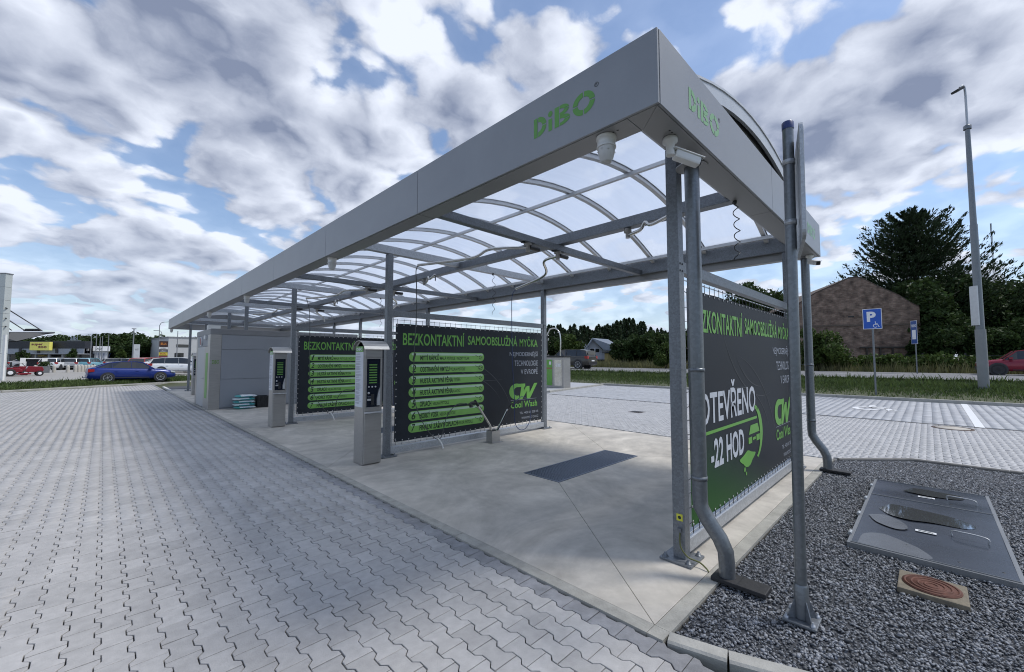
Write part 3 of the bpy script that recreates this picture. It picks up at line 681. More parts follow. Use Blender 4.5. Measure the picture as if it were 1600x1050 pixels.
# ------------------------------------------------------------------ banners
def round_bar(x0, x1, z0, z1, y, n=8):
    r = (z1-z0)/2; p = []
    for k in range(n+1): a = math.pi/2+math.pi*k/n; p.append((x0+r+r*math.cos(a), y, z0+r+r*math.sin(a)))
    for k in range(n+1): a = -math.pi/2+math.pi*k/n; p.append((x1-r+r*math.cos(a), y, z0+r+r*math.sin(a)))
    return p
def cw_logo(o, y, x0=4.01):
    mb = MB()
    # C with a bite, W of slanted strokes
    n = 16; cx, cz = x0+.20, .935
    ou = [(cx+.225*math.cos(math.radians(62+236*k/n)), y, cz+.175*math.sin(math.radians(62+236*k/n))) for k in range(n+1)]
    inn = [(cx+.03+.115*math.cos(math.radians(75+215*k/n)), y, cz+.095*math.sin(math.radians(75+215*k/n))) for k in range(n+1)]
    mb.add(ou+inn, [(k, k+1, n+1+k+1, n+1+k) for k in range(n)])
    oy = [0.0]
    def st(a, b, w): oy[0] -= .0004; mb.add([(a[0], y+oy[0], a[1]), (a[0]+w, y+oy[0], a[1]), (b[0]+w, y+oy[0], b[1]), (b[0], y+oy[0], b[1])], [(0, 1, 2, 3)])
    st((x0+.20, 1.03), (x0+.20, 1.10), .28); st((x0+.29, .76), (x0+.37, 1.10), .10); st((x0+.29, .76), (x0+.50, 1.02), .10)
    st((x0+.53, .76), (x0+.52, 1.04), .10); st((x0+.53, .76), (x0+.78, 1.10), .11)
    mb.build('logo', greenb, o)
    MB().add([(x0+.02, y, .748), (x0+.86, y, .748), (x0+.86, y, .753), (x0+.02, y, .753)], [(0, 1, 2, 3)]).build('logo_rule', greyp, o)
    text('Cool Wash', x0+.02, x0+.88, .57, .715, y, greenb, 'lettering', o, bold=.018)
    text('TEL. +420 601 328 445', x0+.30, x0+.92, .425, .475, y, greyp, 'lettering', o)
    text('WWW.MYCKY-CW.CZ', x0+.36, x0+.92, .31, .36, y, greyp, 'lettering', o)
bar_top = mat('bar_highlight_print', (.42, .58, .42), .4, 0, .05, 5)
swirlm = mat('banner_swirl_print', (.045, .05, .058), .5)
bann_g = mat('banner_charcoal_green_fade', (.020, .024, .031), .55, 0, .25, 1.2, spec=.25)
_nt = bann_g.node_tree; _b = [q for q in _nt.nodes if q.type == 'BSDF_PRINCIPLED'][0]; _src = _b.inputs['Base Color'].links[0].from_socket
_g = _nt.nodes.new('ShaderNodeNewGeometry'); _s = _nt.nodes.new('ShaderNodeSeparateXYZ'); _nt.links.new(_g.outputs['Position'], _s.inputs[0])
_m = _nt.nodes.new('ShaderNodeMath'); _m.operation = 'MULTIPLY_ADD'; _m.inputs[1].default_value = .36; _nt.links.new(_s.outputs[0], _m.inputs[0]); _nt.links.new(_s.outputs[2], _m.inputs[2])
_r = _nt.nodes.new('ShaderNodeMapRange'); _r.interpolation_type = 'SMOOTHSTEP'; _nt.links.new(_m.outputs[0], _r.inputs[0])
for _i, _v in ((1, .75), (2, 1.75), (3, 1.0), (4, 0.0)): _r.inputs[_i].default_value = _v
_x = _nt.nodes.new('ShaderNodeMix'); _x.data_type = 'RGBA'; _nt.links.new(_r.outputs[0], _x.inputs[0]); _nt.links.new(_src, _x.inputs[6]); _x.inputs[7].default_value = (.020, .085, .015, 1); _nt.links.new(_x.outputs[2], _b.inputs['Base Color'])
def swirls(o, y):
    for (cx, cz, r, a0, a1) in ((2.6, .35, 1.25, 25, 110), (3.5, 2.4, 1.5, 200, 285), (3.4, 2.2, 1.1, 215, 275), (2.2, .2, 1.9, 15, 80)):
        n = 26; ro, ri = r, r-.012; p = []
        pts_o = [(cx+ro*math.cos(math.radians(a0+(a1-a0)*k/n)), y, cz+ro*.8*math.sin(math.radians(a0+(a1-a0)*k/n))) for k in range(n+1)]
        pts_i = [(cx+(ro-.016*math.sin(math.pi*k/n))*math.cos(math.radians(a0+(a1-a0)*k/n)), y, cz+(ro-.016*math.sin(math.pi*k/n))*.8*math.sin(math.radians(a0+(a1-a0)*k/n))) for k in range(n+1)]
        keep = [k for k in range(n) if all(1.3 < q[0] < 4.98 and .3 < q[2] < 2.2 for q in (pts_o[k], pts_o[k+1]))]
        mb = MB(); mb.add(pts_o+pts_i, [(k, k+1, n+1+k+1, n+1+k) for k in keep])
        if keep: mb.build('swirl_print', swirlm, o)
def banner(y, lab, full=True):
    b = thing('banner', (1.25, y, .2), lab, 'banner', 'charcoal advertising banners')
    yb = y-.040
    x0, x1, z0, z1 = 1.245, 5.07, .235, 2.27; nx_, nz_ = 24, 12; vs = []
    for j in range(nz_+1):
        for i_ in range(nx_+1):
            u = i_/nx_; v = j/nz_; sag = .006*math.sin(u*9+v*4)*math.sin(math.pi*u)*math.sin(math.pi*v)
            sc_ = .006*(1-abs(math.sin(u*math.pi*16)))*(1 if j in (0, nz_) else 0)*(-1 if j else 1)
            vs.append((x0+(x1-x0)*u, yb, z0+(z1-z0)*v+sc_))
    k_ = nx_+1
    mb = MB().add(vs, [(j*k_+i_, j*k_+i_+1, (j+1)*k_+i_+1, (j+1)*k_+i_) for j in range(nz_) for i_ in range(nx_)])
    mb.build('sheet', bann if full else bann_g, b)
    yf = yb-.0015
    ties = MB(); eye = MB()
    def tie(p, q): ties.bar((p[0], yf-.002, p[1]), (q[0], yf-.002, q[1]), .005, .004)
    for k in range(31):
        x = x0+.03+(x1-x0-.06)*k/30
        for zz, zr in ((z1-.022, 2.345), (z0+.022, .185)):
            tie((x, zz), (x+random.uniform(-.012, .012), zr)); eye.lathe([(.011, yf-.002), (.011, yf-.0035), (.001, yf-.0035)], (x, 0, zz), axis='Y', n=8)
    for k in range(17):
        z = z0+.05+(z1-z0-.1)*k/16
        for xx, xr in ((x0+.02, 1.19), (x1-.02, 5.12)):
            tie((xx, z), (xr, z+random.uniform(-.012, .012))); eye.lathe([(.011, yf-.002), (.011, yf-.0035), (.001, yf-.0035)], (xx, 0, z), axis='Y', n=8)
    ties.build('cable_ties', dark, b)['kind'] = 'stuff'; eye.build('eyelets', alu, b)['kind'] = 'stuff'
    yt = yf-.001
    swirls(b, yt)
    yt -= .0012
    text('BEZKONTAKTNÍ', 1.385, 2.74, 1.895, 2.165, yt, greenb, 'lettering', b, bold=.016)
    text('SAMOOBSLUŽNÁ', 2.83, 4.235, 1.935, 2.165, yt, greenb, 'lettering', b, bold=.016)
    text('MYČKA', 4.31, 4.915, 1.935, 2.165, yt, greenb, 'lettering', b, bold=.016)
    text('NEJMODERNĚJŠÍ', 4.0, 4.92, 1.69, 1.84, yt, greyp, 'lettering', b)
    text('TECHNOLOGIE', 4.15, 4.92, 1.50, 1.62, yt, greyp, 'lettering', b)
    text('V EVROPĚ', 4.35, 4.92, 1.31, 1.46, yt, greyp, 'lettering', b)
    cw_logo(b, yt)
    if full:
        rows = [('1', 'MYTÍ RÁFKŮ', 'MALÁ PISTOLE / NÍZKÝ TLAK'), ('2', 'ODSTRANĚNÍ HMYZU', 'VELKÁ PISTOLE'), ('3', 'HUSTÁ AKTIVNÍ PĚNA', 'TRYSKA'), ('4', 'HUSTÁ AKTIVNÍ PĚNA', 'KARTÁČ'), ('5', 'OPLACH', 'VELKÁ PISTOLE'), ('6', 'HORKÝ VOSK', 'VELKÁ PISTOLE'), ('7', 'FINÁLNÍ ZÁŘIVÝ OPLACH', 'VELKÁ PISTOLE')]
        for k, (n_, a, c_) in enumerate(rows):
            zc = 1.69-k*.2083; h = .083
            bb = MB().add(round_bar(1.51, 3.26, zc-h, zc+h, yt), [tuple(range(18))]); bar_ = bb.build('menu_bar', bargr, b)
            MB().add(round_bar(1.56, 3.22, zc+h*.34, zc+h*.86, yt-.0008), [tuple(range(18))]).build('highlight', bar_top, bar_)
            text(n_, 1.575, 1.655, zc-.065, zc+.065, yt-.0016, ink, 'numeral', bar_, bold=.02, shear=.2)
            w = .052*len(a)*.75
            text(a, 1.74, 1.74+w*1.04, zc-.062, zc+(.062 if any(q in a for q in 'ÍÁĚÝÚŮČŘ') else .038), yt-.0016, ink, 'lettering', bar_, bold=.03)
            text(c_, 1.78+w, 1.78+w+.028*len(c_), zc-.052, zc+.02, yt-.0016, ink, 'lettering', bar_, bold=.01)
            ic = MB(); 
            if k == 1:
                for j in range(14):
                    a0 = 2*math.pi*j/14; a1 = 2*math.pi*(j+1)/14; ic.add([(3.16+r_*math.cos(q), yt-.0016, zc+r_*math.sin(q)) for q in (a0, a1) for r_ in (.05, .058)], [(0, 1, 3, 2)])
            for j in range(5):
                a0 = j*1.2566; ic.add([(3.16+.012*math.cos(a0), yt-.0016, zc+.012*math.sin(a0)), (3.16+.045*math.cos(a0-.3), yt-.0016, zc+.045*math.sin(a0-.3)), (3.16+.045*math.cos(a0+.3), yt-.0016, zc+.045*math.sin(a0+.3))], [(0, 1, 2)])
            ic.add([(3.02, yt-.0016, zc+.04), (3.03, yt-.0016, zc+.045), (3.10, yt-.0016, zc+.012), (3.095, yt-.0016, zc+.004)], [(0, 1, 2, 3)])
            ic.build('spray_icon', ink, bar_)
    else:
        text('OTEVŘENO', 1.46, 3.14, 1.045, 1.44, yt, pale, 'lettering', b, bold=.018)
        text('-22 HOD', 1.71, 2.68, .625, .90, yt, pale, 'lettering', b, bold=.03)
        MB().add([(1.40, yt, .955), (3.18, yt, .955), (3.18, yt, .985), (1.40, yt, .985)], [(0, 1, 2, 3)]).build('green_rule', greenb, b)
        sw = MB(); n = 20      # green swoosh with a small car
        o1 = [(3.02+.38*math.cos(math.radians(75-140*k/n)), yt, .80+.33*math.sin(math.radians(75-140*k/n))) for k in range(n+1)]
        o2 = [(2.98+(.38-.075*math.sin(math.pi*(k+3)/(n+3)))*math.cos(math.radians(75-140*k/n)), yt, .80+(.33-.03)*math.sin(math.radians(75-140*k/n))) for k in range(n+1)]
        sw.add(o1+o2, [(k, k+1, n+k+2, n+k+1) for k in range(n)])
        sw.add([(2.80+.25*math.cos(a)*(1+.25*math.sin(3*a)), yt, .55+.075*math.sin(a)*(1+.2*math.cos(4*a))) for a in [2*math.pi*k/24 for k in range(24)]], [tuple(range(24))])
        for cx, cz, r_ in ((2.68, .45, .028), (2.73, .40, .02), (3.2, 1.07, .018)):
            sw.add([(cx+r_*math.cos(2*math.pi*k/10), yt, cz+r_*math.sin(2*math.pi*k/10)) for k in range(10)], [tuple(range(10))])
        sw.build('green_swoosh', greenb, b)
        cr = MB(); zc = .80
        cr.add([(x, yt, z) for x, z in ((2.86, .80), (2.93, .90), (3.20, .90), (3.27, .80))], [(0, 1, 2, 3)])
        for x_ in (2.84, 3.14): cr.add([(x_, yt, .70), (x_+.13, yt, .70), (x_+.13, yt, .77), (x_, yt, .77)], [(0, 1, 2, 3)])
        cr.add([(3.0, yt, .725), (3.11, yt, .725), (3.11, yt, .755), (3.0, yt, .755)], [(0, 1, 2, 3)])
        cr.build('car_print', greenb, b)
    return b
banner(BY[0], 'charcoal banner with white OTEVŘENO hours lettering, right beside the gravel bed', False)
banner(BY[1], 'charcoal banner with all seven green menu bars in plain view, middle of the picture')
banner(BY[2], 'charcoal banner with green menu bars half hidden behind the nearer payment kiosk')
# ------------------------------------------------------------------ payment kiosks
paper = mat('price_paper', (.62, .64, .68), .5)
screen = mat('screen_glass', (.012, .016, .026), .12, spec=.6)
lcd = mat('lit_screen_green', (.08, .19, .05), .3, emit=((.25, .62, .12), .05))
def kiosk(x, y, lab):
    k = thing('payment_kiosk', (x+.15, y+.17, 0), lab, 'payment kiosk', 'stainless payment kiosks')
    x0, x1, y0, y1 = x, x+.30, y, y+.34
    MB().box(x0, x1, y0+.03, y1, .013, 1.83).build('cabinet', inox, k, bevel=.012)
    MB().box(x0+.012, x1-.004, y0, y0+.028, .03, .80).build('service_door', inox, k, bevel=.006)
    MB().box(x0+.012, x1-.004, y0-.028, y0+.026, .805, .83).build('shelf_lip', alu, k, bevel=.006)
    MB().box(x0+.012, x1-.004, y0+.008, y0+.028, 1.68, 1.825).build('head_panel', inox, k, bevel=.004)
    fr = MB()
    for q in ((x0+.012, x0+.04), (x1-.034, x1-.004)): fr.box(*q, y0+.004, y0+.028, .835, 1.675)
    fr.box(x0+.04, x1-.034, y0+.004, y0+.028, 1.655, 1.675); fr.box(x0+.04, x1-.034, y0+.004, y0+.028, .835, .90); fr.build('panel_frame', inox, k)
    pn = MB().box(x0+.041, x1-.035, y0+.016, y0+.029, .902, 1.653).build('control_panel', screen, k)
    for j in range(8):
        z = 1.56-j*.040; MB().box(x0+.085, x1-.085, y0+.0135, y0+.0155, z-.009, z+.009).build('screen_row', lcd, pn)
    bt = MB()
    for j in range(3):
        bt.lathe([(.013, y0+.015), (.013, y0+.006), (.004, y0+.004)], (x0+.08+j*.055, 0, 1.215), axis='Y', n=12)
    bt.lathe([(.018, y0+.015), (.018, y0+.008), (.004, y0+.006)], (x0+.08, 0, 1.12), axis='Y', n=14); bt.build('buttons', alu, pn)
    MB().box(x0+.06, x0+.16, y0+.012, y0+.0155, 1.0, 1.03).build('coin_slot', alu, pn)
    MB().box(x0+.12, x0+.17, y0+.008, y0+.0155, .93, 1.10).build('card_reader', dark, pn)
    MB().prism([(x1-.055, 1.16), (x1-.036, 1.20), (x1-.036, .92), (x1-.085, .92), (x1-.085, 1.02)], y0-.005, y0+.0155, 'Y').build('card_shield', alu, pn)
    text('Vložte', x0+.065, x0+.12, 1.055, 1.068, y0+.0135, greyp, 'lettering', pn)
    # arched rain hood
    n = 10; vs = []; R_ = .235; cx = y0+.17
    for j in range(n+1):
        a = math.radians(22+136*j/n); yy = cx+R_*math.cos(a)*1.02; zz = 1.72+R_*math.sin(a)*.92
        for r in (0, .008): vs += [(x0-.03, yy, zz+r), (x1+.09, yy, zz+r)]
    fs = []
    for j in range(n): o = 4*j; fs += [(o, o+1, o+5, o+4), (o+2, o+6, o+7, o+3), (o, o+4, o+6, o+2), (o+1, o+3, o+7, o+5)]
    MB().add(vs, fs, False).build('rain_hood', inox, k)
    MB().prism([(y0+.02, 1.83)]+[(cx+.215*math.cos(math.radians(a)), 1.72+.215*math.sin(math.radians(a))) for a in range(35, 150, 10)]+[(y1-.02, 1.83)], x0+.003, x0+.009, 'X').build('hood_end', inox, k)
    pl = MB().box(x0-.004, x0-.001, y0+.045, y1-.02, .90, 1.76).build('price_sheet', paper, k)
    MB().box(x0-.0065, x0-.0045, y0+.05, y1-.03, 1.765, 1.85).build('green_sticker', green, k)
    text('DiBO', y1-.06, y0+.08, 1.785, 1.83, x0-.008, white, 'lettering', k, plane='X', bold=.02)
    ln = MB(); z = 1.73
    random.seed(3)
    while z > .94:
        ln.add([(x0-.0048, y1-.04, z), (x0-.0048, y1-.04-random.uniform(.12, .235), z), (x0-.0048, y1-.04-.12, z+.005), (x0-.0048, y1-.04, z+.005)], [(0, 1, 2, 3)]); z -= random.choice((.013, .013, .013, .026))
    ln.build('fine_print', mat('grey_fine_print', (.18, .19, .24), .6), pl)['kind'] = 'stuff'
    return k
kiosk(.565, 5.08, 'stainless payment kiosk with arched hood and price sheet, left of the big green menu banner')
kiosk(.60, 10.03, 'stainless payment kiosk standing between the grey hut and the half hidden banner')
kiosk(.62, 22.75, 'small looking stainless payment kiosk beyond the hut door at the far end')
# ------------------------------------------------------------------ technical hut
hutc = mat('hut_grey_panel', (.235, .25, .275), .5, .1, .04, 1.2); hutd = mat('hut_light_door', (.42, .43, .44), .45, .2, .04, 1.2)
H0, H1, HX0, HX1, HZ = 15.33, 18.05, .135, 5.02, 2.64
hut = thing('service_hut', (2.6, 16.7, 0), 'grey panelled service hut with stainless corner under the canopy', 'hut')
MB().box(HX0+.03, HX1-.03, H0+.03, H1-.03, .012, HZ-.05).build('wall', hutc, hut)
for z0, z1 in ((.06, .985), (.995, 1.965), (1.975, 2.46)):
    for a, b in ((HX0+.30, 2.75), (2.757, HX1)): MB().box(a, b, H0, H0+.028, z0, z1).build('wall_panel', hutc, hut, bevel=.003)
MB().box(HX0-.01, HX1+.02, H0-.012, H0+.028, 2.465, HZ).build('cornice', mat('hut_cornice', (.20, .205, .215), .5, .3), hut, bevel=.004)
MB().box(HX0-.012, HX0+.028, H0+.029, H1, 2.465, HZ).build('cornice', mat('hut_cornice', (.2, .2, .2)), hut, bevel=.004)
MB().box(HX0-.01, HX0+.295, H0-.010, H0+.027, .012, 2.46).build('corner_cladding', inox, hut, bevel=.004)
MB().box(HX0-.010, HX0+.028, H0+.028, H0+.45, .012, 2.46).build('front_cladding', inox, hut, bevel=.003)
MB().box(HX0-.008, HX0+.028, H1-.28, H1, .012, 2.46).build('front_cladding', inox, hut, bevel=.003)
MB().box(HX0-.006, HX0+.028, H0+.455, H1-.285, 2.08, 2.46).build('front_cladding', hutc, hut, bevel=.003)
dr = MB().box(HX0-.004, HX0+.028, 16.30, 17.76, .03, 2.075).build('door', hutd, hut, bevel=.004)
MB().lathe([(.02, -.012), (.02, 0)], (HX0-.004, 16.42, 1.0), axis='X', n=10).build('handle', alu, dr)
MB().bar((HX0-.04, 16.42, 1.0), (HX0-.04, 16.55, 1.0), .016, .02).build('handle', alu, dr)
MB().box(HX0-.008, HX0+.028, 15.785, 16.29, .012, 2.07).build('front_cladding', inox, hut)
MB().box(HX0-.014, HX0-.009, 15.62, 16.02, .36, 1.86).build('green_strip', green, hut)
sg = MB().lathe([(.15, -.035), (.15, 0)], (HX0-.010, 16.95, 2.27), axis='X', n=24).build('round_sign', white, hut)
MB().lathe([(.13, -.039), (.13, -.036)], (HX0-.010, 16.95, 2.27), axis='X', n=24).build('red_disc', mat('sign_red_dark', (.18, .012, .018), .4), sg)
MB().box(HX0-.07, HX0-.011, 15.98, 16.16, 2.32, 2.45).build('wall_lamp', whitep, hut, bevel=.01)
text('DiBO', HX0+.06, HX0+.25, 1.50, 1.62, H0-.0125, mat('hut_green_print', (.16, .30, .07), .4, .5), 'lettering', hut, bold=.02)
MB().box(HX0+.01, HX1-.01, H0+.01, H1-.01, HZ+.001, HZ+.015).build('roof', soff, hut)
MB().box(.36, .75, 17.5, 17.7, 2.67, 2.9).build('roof_unit', whitep, hut)
# salt bags and crate
teal = mat('teal_bag_print', (.08, .36, .36), .4); bagw = mat('white_bag_film', (.66, .70, .72), .35, bump=.3, bscale=12)
names = ['lowest', 'second', 'third', 'fourth', 'topmost']
for k in range(5):
    z = .013+k*.092; ox = random.uniform(-.02, .02)+(.03 if k == 4 else 0)
    b = thing('salt_bag', (1.06+ox, 15.0, z), '%s white and teal sack of the pile by the hut wall' % names[k], 'sack', 'sacks piled by the hut')
    vs = []; n1_, n2_ = 14, 8
    for j in range(n2_+1):
        for i_ in range(n1_+1):
            u = i_/n1_*2-1; v = j/n2_*2-1; h = max(0, (1-abs(u)**3))*max(0, (1-abs(v)**3)); w_ = 1-.05*abs(v)**3
            vs.append((1.06+ox+u*.31*w_, 15.0+v*.20*(1-.05*abs(u)**3), z+.046+.047*h**.5+.004*math.sin(u*9+k)*h))
    m_ = len(vs); vs += [(x, y, 2*(z+.046)-zz) for x, y, zz in vs]; fs = []
    for j in range(n2_):
        for i_ in range(n1_): a = j*(n1_+1)+i_; q = (a, a+1, a+n1_+2, a+n1_+1); fs += [q, tuple(m_+t_ for t_ in q[::-1])]
    ob = MB().add(vs, fs, True).build('film', bagw, b)
    ob.data.materials.append(teal)
    for p in ob.data.polygons:
        c_ = p.center
        if (c_.x < -.18 and k % 2 == 0) or (c_.x > .14 and k % 2) or (c_.z < .030 and abs(c_.x) < .2): p.material_index = 1
    text('TABLETOVÁ SŮL', 1.06+ox-.08, 1.06+ox+.2, z+.035, z+.06, 15.0-.215, mat('blue_bag_lettering', (.03, .12, .3), .5), 'lettering', b, bold=.02)
cr = thing('black_crate', (1.62, 15.1, 0), 'black plastic crate on the slab beside the pile of sacks', 'crate')
q = MB(); q.box(1.44, 1.80, 14.95, 15.25, .013, .03)
for a in ((1.44, 1.80, 14.95, 14.965), (1.44, 1.80, 15.235, 15.25), (1.44, 1.455, 14.966, 15.234), (1.785, 1.80, 14.966, 15.234)): q.box(*a, .031, .39)
q.build('body', dark, cr)
q = MB(); q.box(1.43, 1.81, 14.935, 14.949, .36, .40); q.box(1.43, 1.81, 15.251, 15.262, .36, .40)
for j in range(5): q.box(1.46+j*.075, 1.475+j*.075, 14.938, 14.949, .03, .36)
q.build('rim', dark, cr)
# ------------------------------------------------------------------ lance holders, lances, booms, hoses
def smooth(pts, n=8):
    P_ = [Vector(p) for p in pts]; P_ = [P_[0]*2-P_[1]]+P_+[P_[-1]*2-P_[-2]]; out = []
    for i_ in range(1, len(P_)-2):
        for k in range(n):
            t = k/n; a, b, c_, d_ = P_[i_-1:i_+3]; out.append(.5*((2*b)+(-a+c_)*t+(2*a-5*b+4*c_-d_)*t*t+(-a+3*b-3*c_+d_)*t**3))
    out.append(P_[-2]); return out
hosem = mat('grey_hose', (.06, .065, .07), .5, 0, .2, 20); blueh = mat('blue_hose', (.025, .045, .13), .45)
def boom(p0, p1, p2, p3, lab, carrier=True):
    b = thing('spray_boom', p0, lab, 'boom arm', 'swivel boom arms under the canopy')
    MB().tube(smooth([p0, p1, p2, p3], 8), .021, 12).build('arm', inoxp, b)
    x, y, z = p0
    MB().lathe([(.03, -.06), (.03, .03), (.055, .035), (.055, .06)], (x, y, z), n=16).build('swivel', inox, b)
    MB().box(x-.09, x+.09, y-.05, y+.05, z+.061, z+.075).build('mounting_plate', dark if carrier else galv, b)
    if carrier: MB().lathe([(.032, -.10), (.032, .10)], (x+.12, y-.01, z+.01), axis='X', n=14).build('motor', dark, b)
    return b
for k, (dy, where) in enumerate(((0, 'nearest bay'), (5.0, 'second bay'), (10.0, 'bay before the hut'))):
    Y0 = 2.86+dy
    boom((1.88, Y0-.02, 3.225), (1.55, Y0+.40, 3.22), (1.45, Y0+.72, 3.13), (1.12, Y0+1.62, 3.12), 'long polished boom arm reaching left from the dark beam of the %s' % where)
    boom((2.55, Y0-.02, 3.225), (2.66, Y0+.35, 3.22), (2.98, Y0+.62, 3.08), (3.46, Y0+1.78, 3.05), 'long polished boom arm reaching right from the dark beam of the %s' % where)
    bz = thing('zigzag_boom', (2.67, 1.28+dy, 3.40), 'short zigzag polished arm under the long beam of the %s' % where, 'boom arm', 'short zigzag arms under the long beam')
    MB().tube(smooth([(2.67, 1.70+dy, 3.33), (2.60, 1.50+dy, 3.34), (2.58, 1.42+dy, 3.42-.0), (2.56, 1.33+dy, 3.36), (2.5, 1.05+dy, 3.42-.02)], 5), .023, 10).build('arm', inoxp, bz)
    MB().lathe([(.03, 3.29), (.03, 3.36), (.05, 3.365), (.05, 3.415)], (2.67, 1.72+dy, 0), n=14).build('swivel', inox, bz)
    MB().tube(smooth([(2.5, 1.05+dy, 3.40), (2.47, 1.0+dy, 3.37), (2.46, .98+dy, 3.26)], 5), .011, 8).build('hose_end', hosem, bz)
def curly(x, y, z0, z1, lab, r=.022, sway=.04):
    c_ = thing('coiled_cable', (x, y, z0), lab, 'cable', 'thin coiled cables hanging under the roof'); p = []
    n = 90
    for k in range(n+1):
        t = k/n; a = t*2*math.pi*5; p.append((x+r*2.0*math.sin(a)*(.4+.6*math.sin(math.pi*t))+sway*math.sin(t*3), y+r*math.cos(a), z0+(z1-z0)*t))
    MB().tube(p, .0045, 6).build('cable', dark, c_)
    MB().lathe([(.012, z0-.03), (.02, z0), (.02, z0+.02)], (x, y, 0), n=8).build('plug', dark, c_)
curly(2.02, .19, 3.19, 2.62, 'coiled black cable hanging behind the nearest post from the side fascia', .024)
curly(3.5, 5.37, 3.46, 2.60, 'coiled black cable hanging above the big green menu banner')
curly(3.5, 10.37, 3.46, 2.60, 'coiled black cable hanging above the half hidden banner')
def lance_set(y, g):
    dy = y-5.41
    hb = thing('lance_holder', (3.23, 4.99+dy, 0), ['stainless floor box with two lance tubes in front of the big menu banner', 'stainless floor box with two lance tubes in front of the half hidden banner'][g], 'lance holder')
    x0, x1, y0, y1 = 3.13, 3.34, 4.97+dy, 5.14+dy
    bx = MB()
    for q in ((x0, x1, y0, y0+.004), (x0, x1, y1-.004, y1), (x0, x0+.004, y0+.005, y1-.005), (x1-.004, x1, y0+.005, y1-.005)): bx.box(*q, .02, .24)
    bx.build('box', inox, hb); MB().box(x0+.01, x1-.01, y0+.01, y1-.01, .10, .20).build('insert', dark, hb)
    MB().box(x0-.05, x1+.05, y0-.04, y1+.03, .0125, .019).build('foot_plate', inox, hb)
    MB().tube([(3.17, 5.05+dy, .10), (3.17, 5.05+dy, .30), (3.14, 5.05+dy, .36), (2.80, 5.04+dy, .79)], .022, 14, cap=False).build('tube', inoxp, hb)
    MB().tube([(3.30, 5.05+dy, .12), (3.33, 5.05+dy, .22), (3.62, 5.05+dy, .62)], .022, 14, cap=False).build('tube', inoxp, hb)
    ln = thing('spray_lance', (2.8, 5.04+dy, .8), ['black lance gun resting in the left tube before the big menu banner', 'black lance gun resting in the left tube before the half hidden banner'][g], 'lance')
    MB().tube([(2.83, 5.04+dy, .76), (2.74, 5.035+dy, .86)], [.03, .026], 12).build('grip', dark, ln)
    MB().tube(smooth([(2.76, 5.03+dy, .83), (2.66, 5.02+dy, .835), (2.60, 5.0+dy, .82), (2.56, 5.0+dy, .79)], 5), [.017]*15+[.015], 10).build('handle', dark, ln)
    MB().tube(smooth([(2.74, 5.03+dy, .80), (2.70, 5.02+dy, .76), (2.62, 5.01+dy, .77)], 4), .006, 8).build('trigger_guard', dark, ln)
    MB().box(2.60, 2.66, 4.99+dy, 5.03+dy, .74, .80).build('valve', dark, ln, bevel=.008)
    br = thing('foam_brush_lance', (3.6, 5.04+dy, .6), ['dark brush lance standing in the right tube before the big menu banner', 'dark brush lance standing in the right tube before the half hidden banner'][g], 'lance')
    MB().tube([(3.58, 5.0+dy, .60), (3.42, 5.0+dy, .38), (3.31, 5.01+dy, .24)], .014, 10).build('lance', dark, br)
    MB().tube(smooth([(3.62, 5.02+dy, .62), (3.68, 5.0+dy, .72), (3.80, 4.98+dy, .77)], 5), .012, 8).build('handle', dark, br)
    e1 = (1.12, 4.48+dy, 3.12)
    h1 = thing('pressure_hose', e1, ['dark hose sagging from the left boom arm before the big menu banner', 'dark hose sagging from the left boom arm before the half hidden banner'][g], 'hose')
    MB().tube(smooth([e1, (1.22, 4.70+dy, 3.07), (1.32, 4.84+dy, 2.85), (1.36, 4.9+dy, 2.4), (1.42, 5.05+dy, 1.7), (1.52, 5.2+dy, 1.0), (1.74, 5.25+dy, .52), (1.98, 5.27+dy, .24), (2.12, 5.27+dy, .20), (2.18, 5.26+dy, .34), (2.22, 5.2+dy, .60), (2.34, 5.1+dy, .80), (2.50, 5.02+dy, .83), (2.57, 5.0+dy, .79)], 10), .0075, 8).build('hose', hosem, h1)
    MB().tube(smooth([(2.06, 5.26+dy, .215), (2.12, 5.23+dy, .12), (2.14, 5.2+dy, .025)], 4), .014, 8).build('white_sleeve', whitep, h1)
    e2 = (3.46, 4.62+dy, 3.05)
    h2 = thing('brush_hose', e2, ['blue hose hanging in a loop over the green logo of the big menu banner', 'blue hose hanging in a loop over the half hidden banner'][g], 'hose')
    MB().tube(smooth([e2, (3.52, 4.80+dy, 2.95), (3.56, 4.86+dy, 2.6), (3.62, 4.9+dy, 1.6), (3.70, 4.92+dy, .8), (3.74, 4.95+dy, .38), (3.86, 4.95+dy, .20), (4.05, 4.95+dy, .19), (4.20, 4.96+dy, .34), (4.24, 4.97+dy, .60), (4.12, 4.97+dy, .80), (3.95, 4.97+dy, .86), (3.80, 4.98+dy, .77)], 10), .0075, 8).build('hose', blueh, h2)
lance_set(5.41, 0); lance_set(10.41, 1)
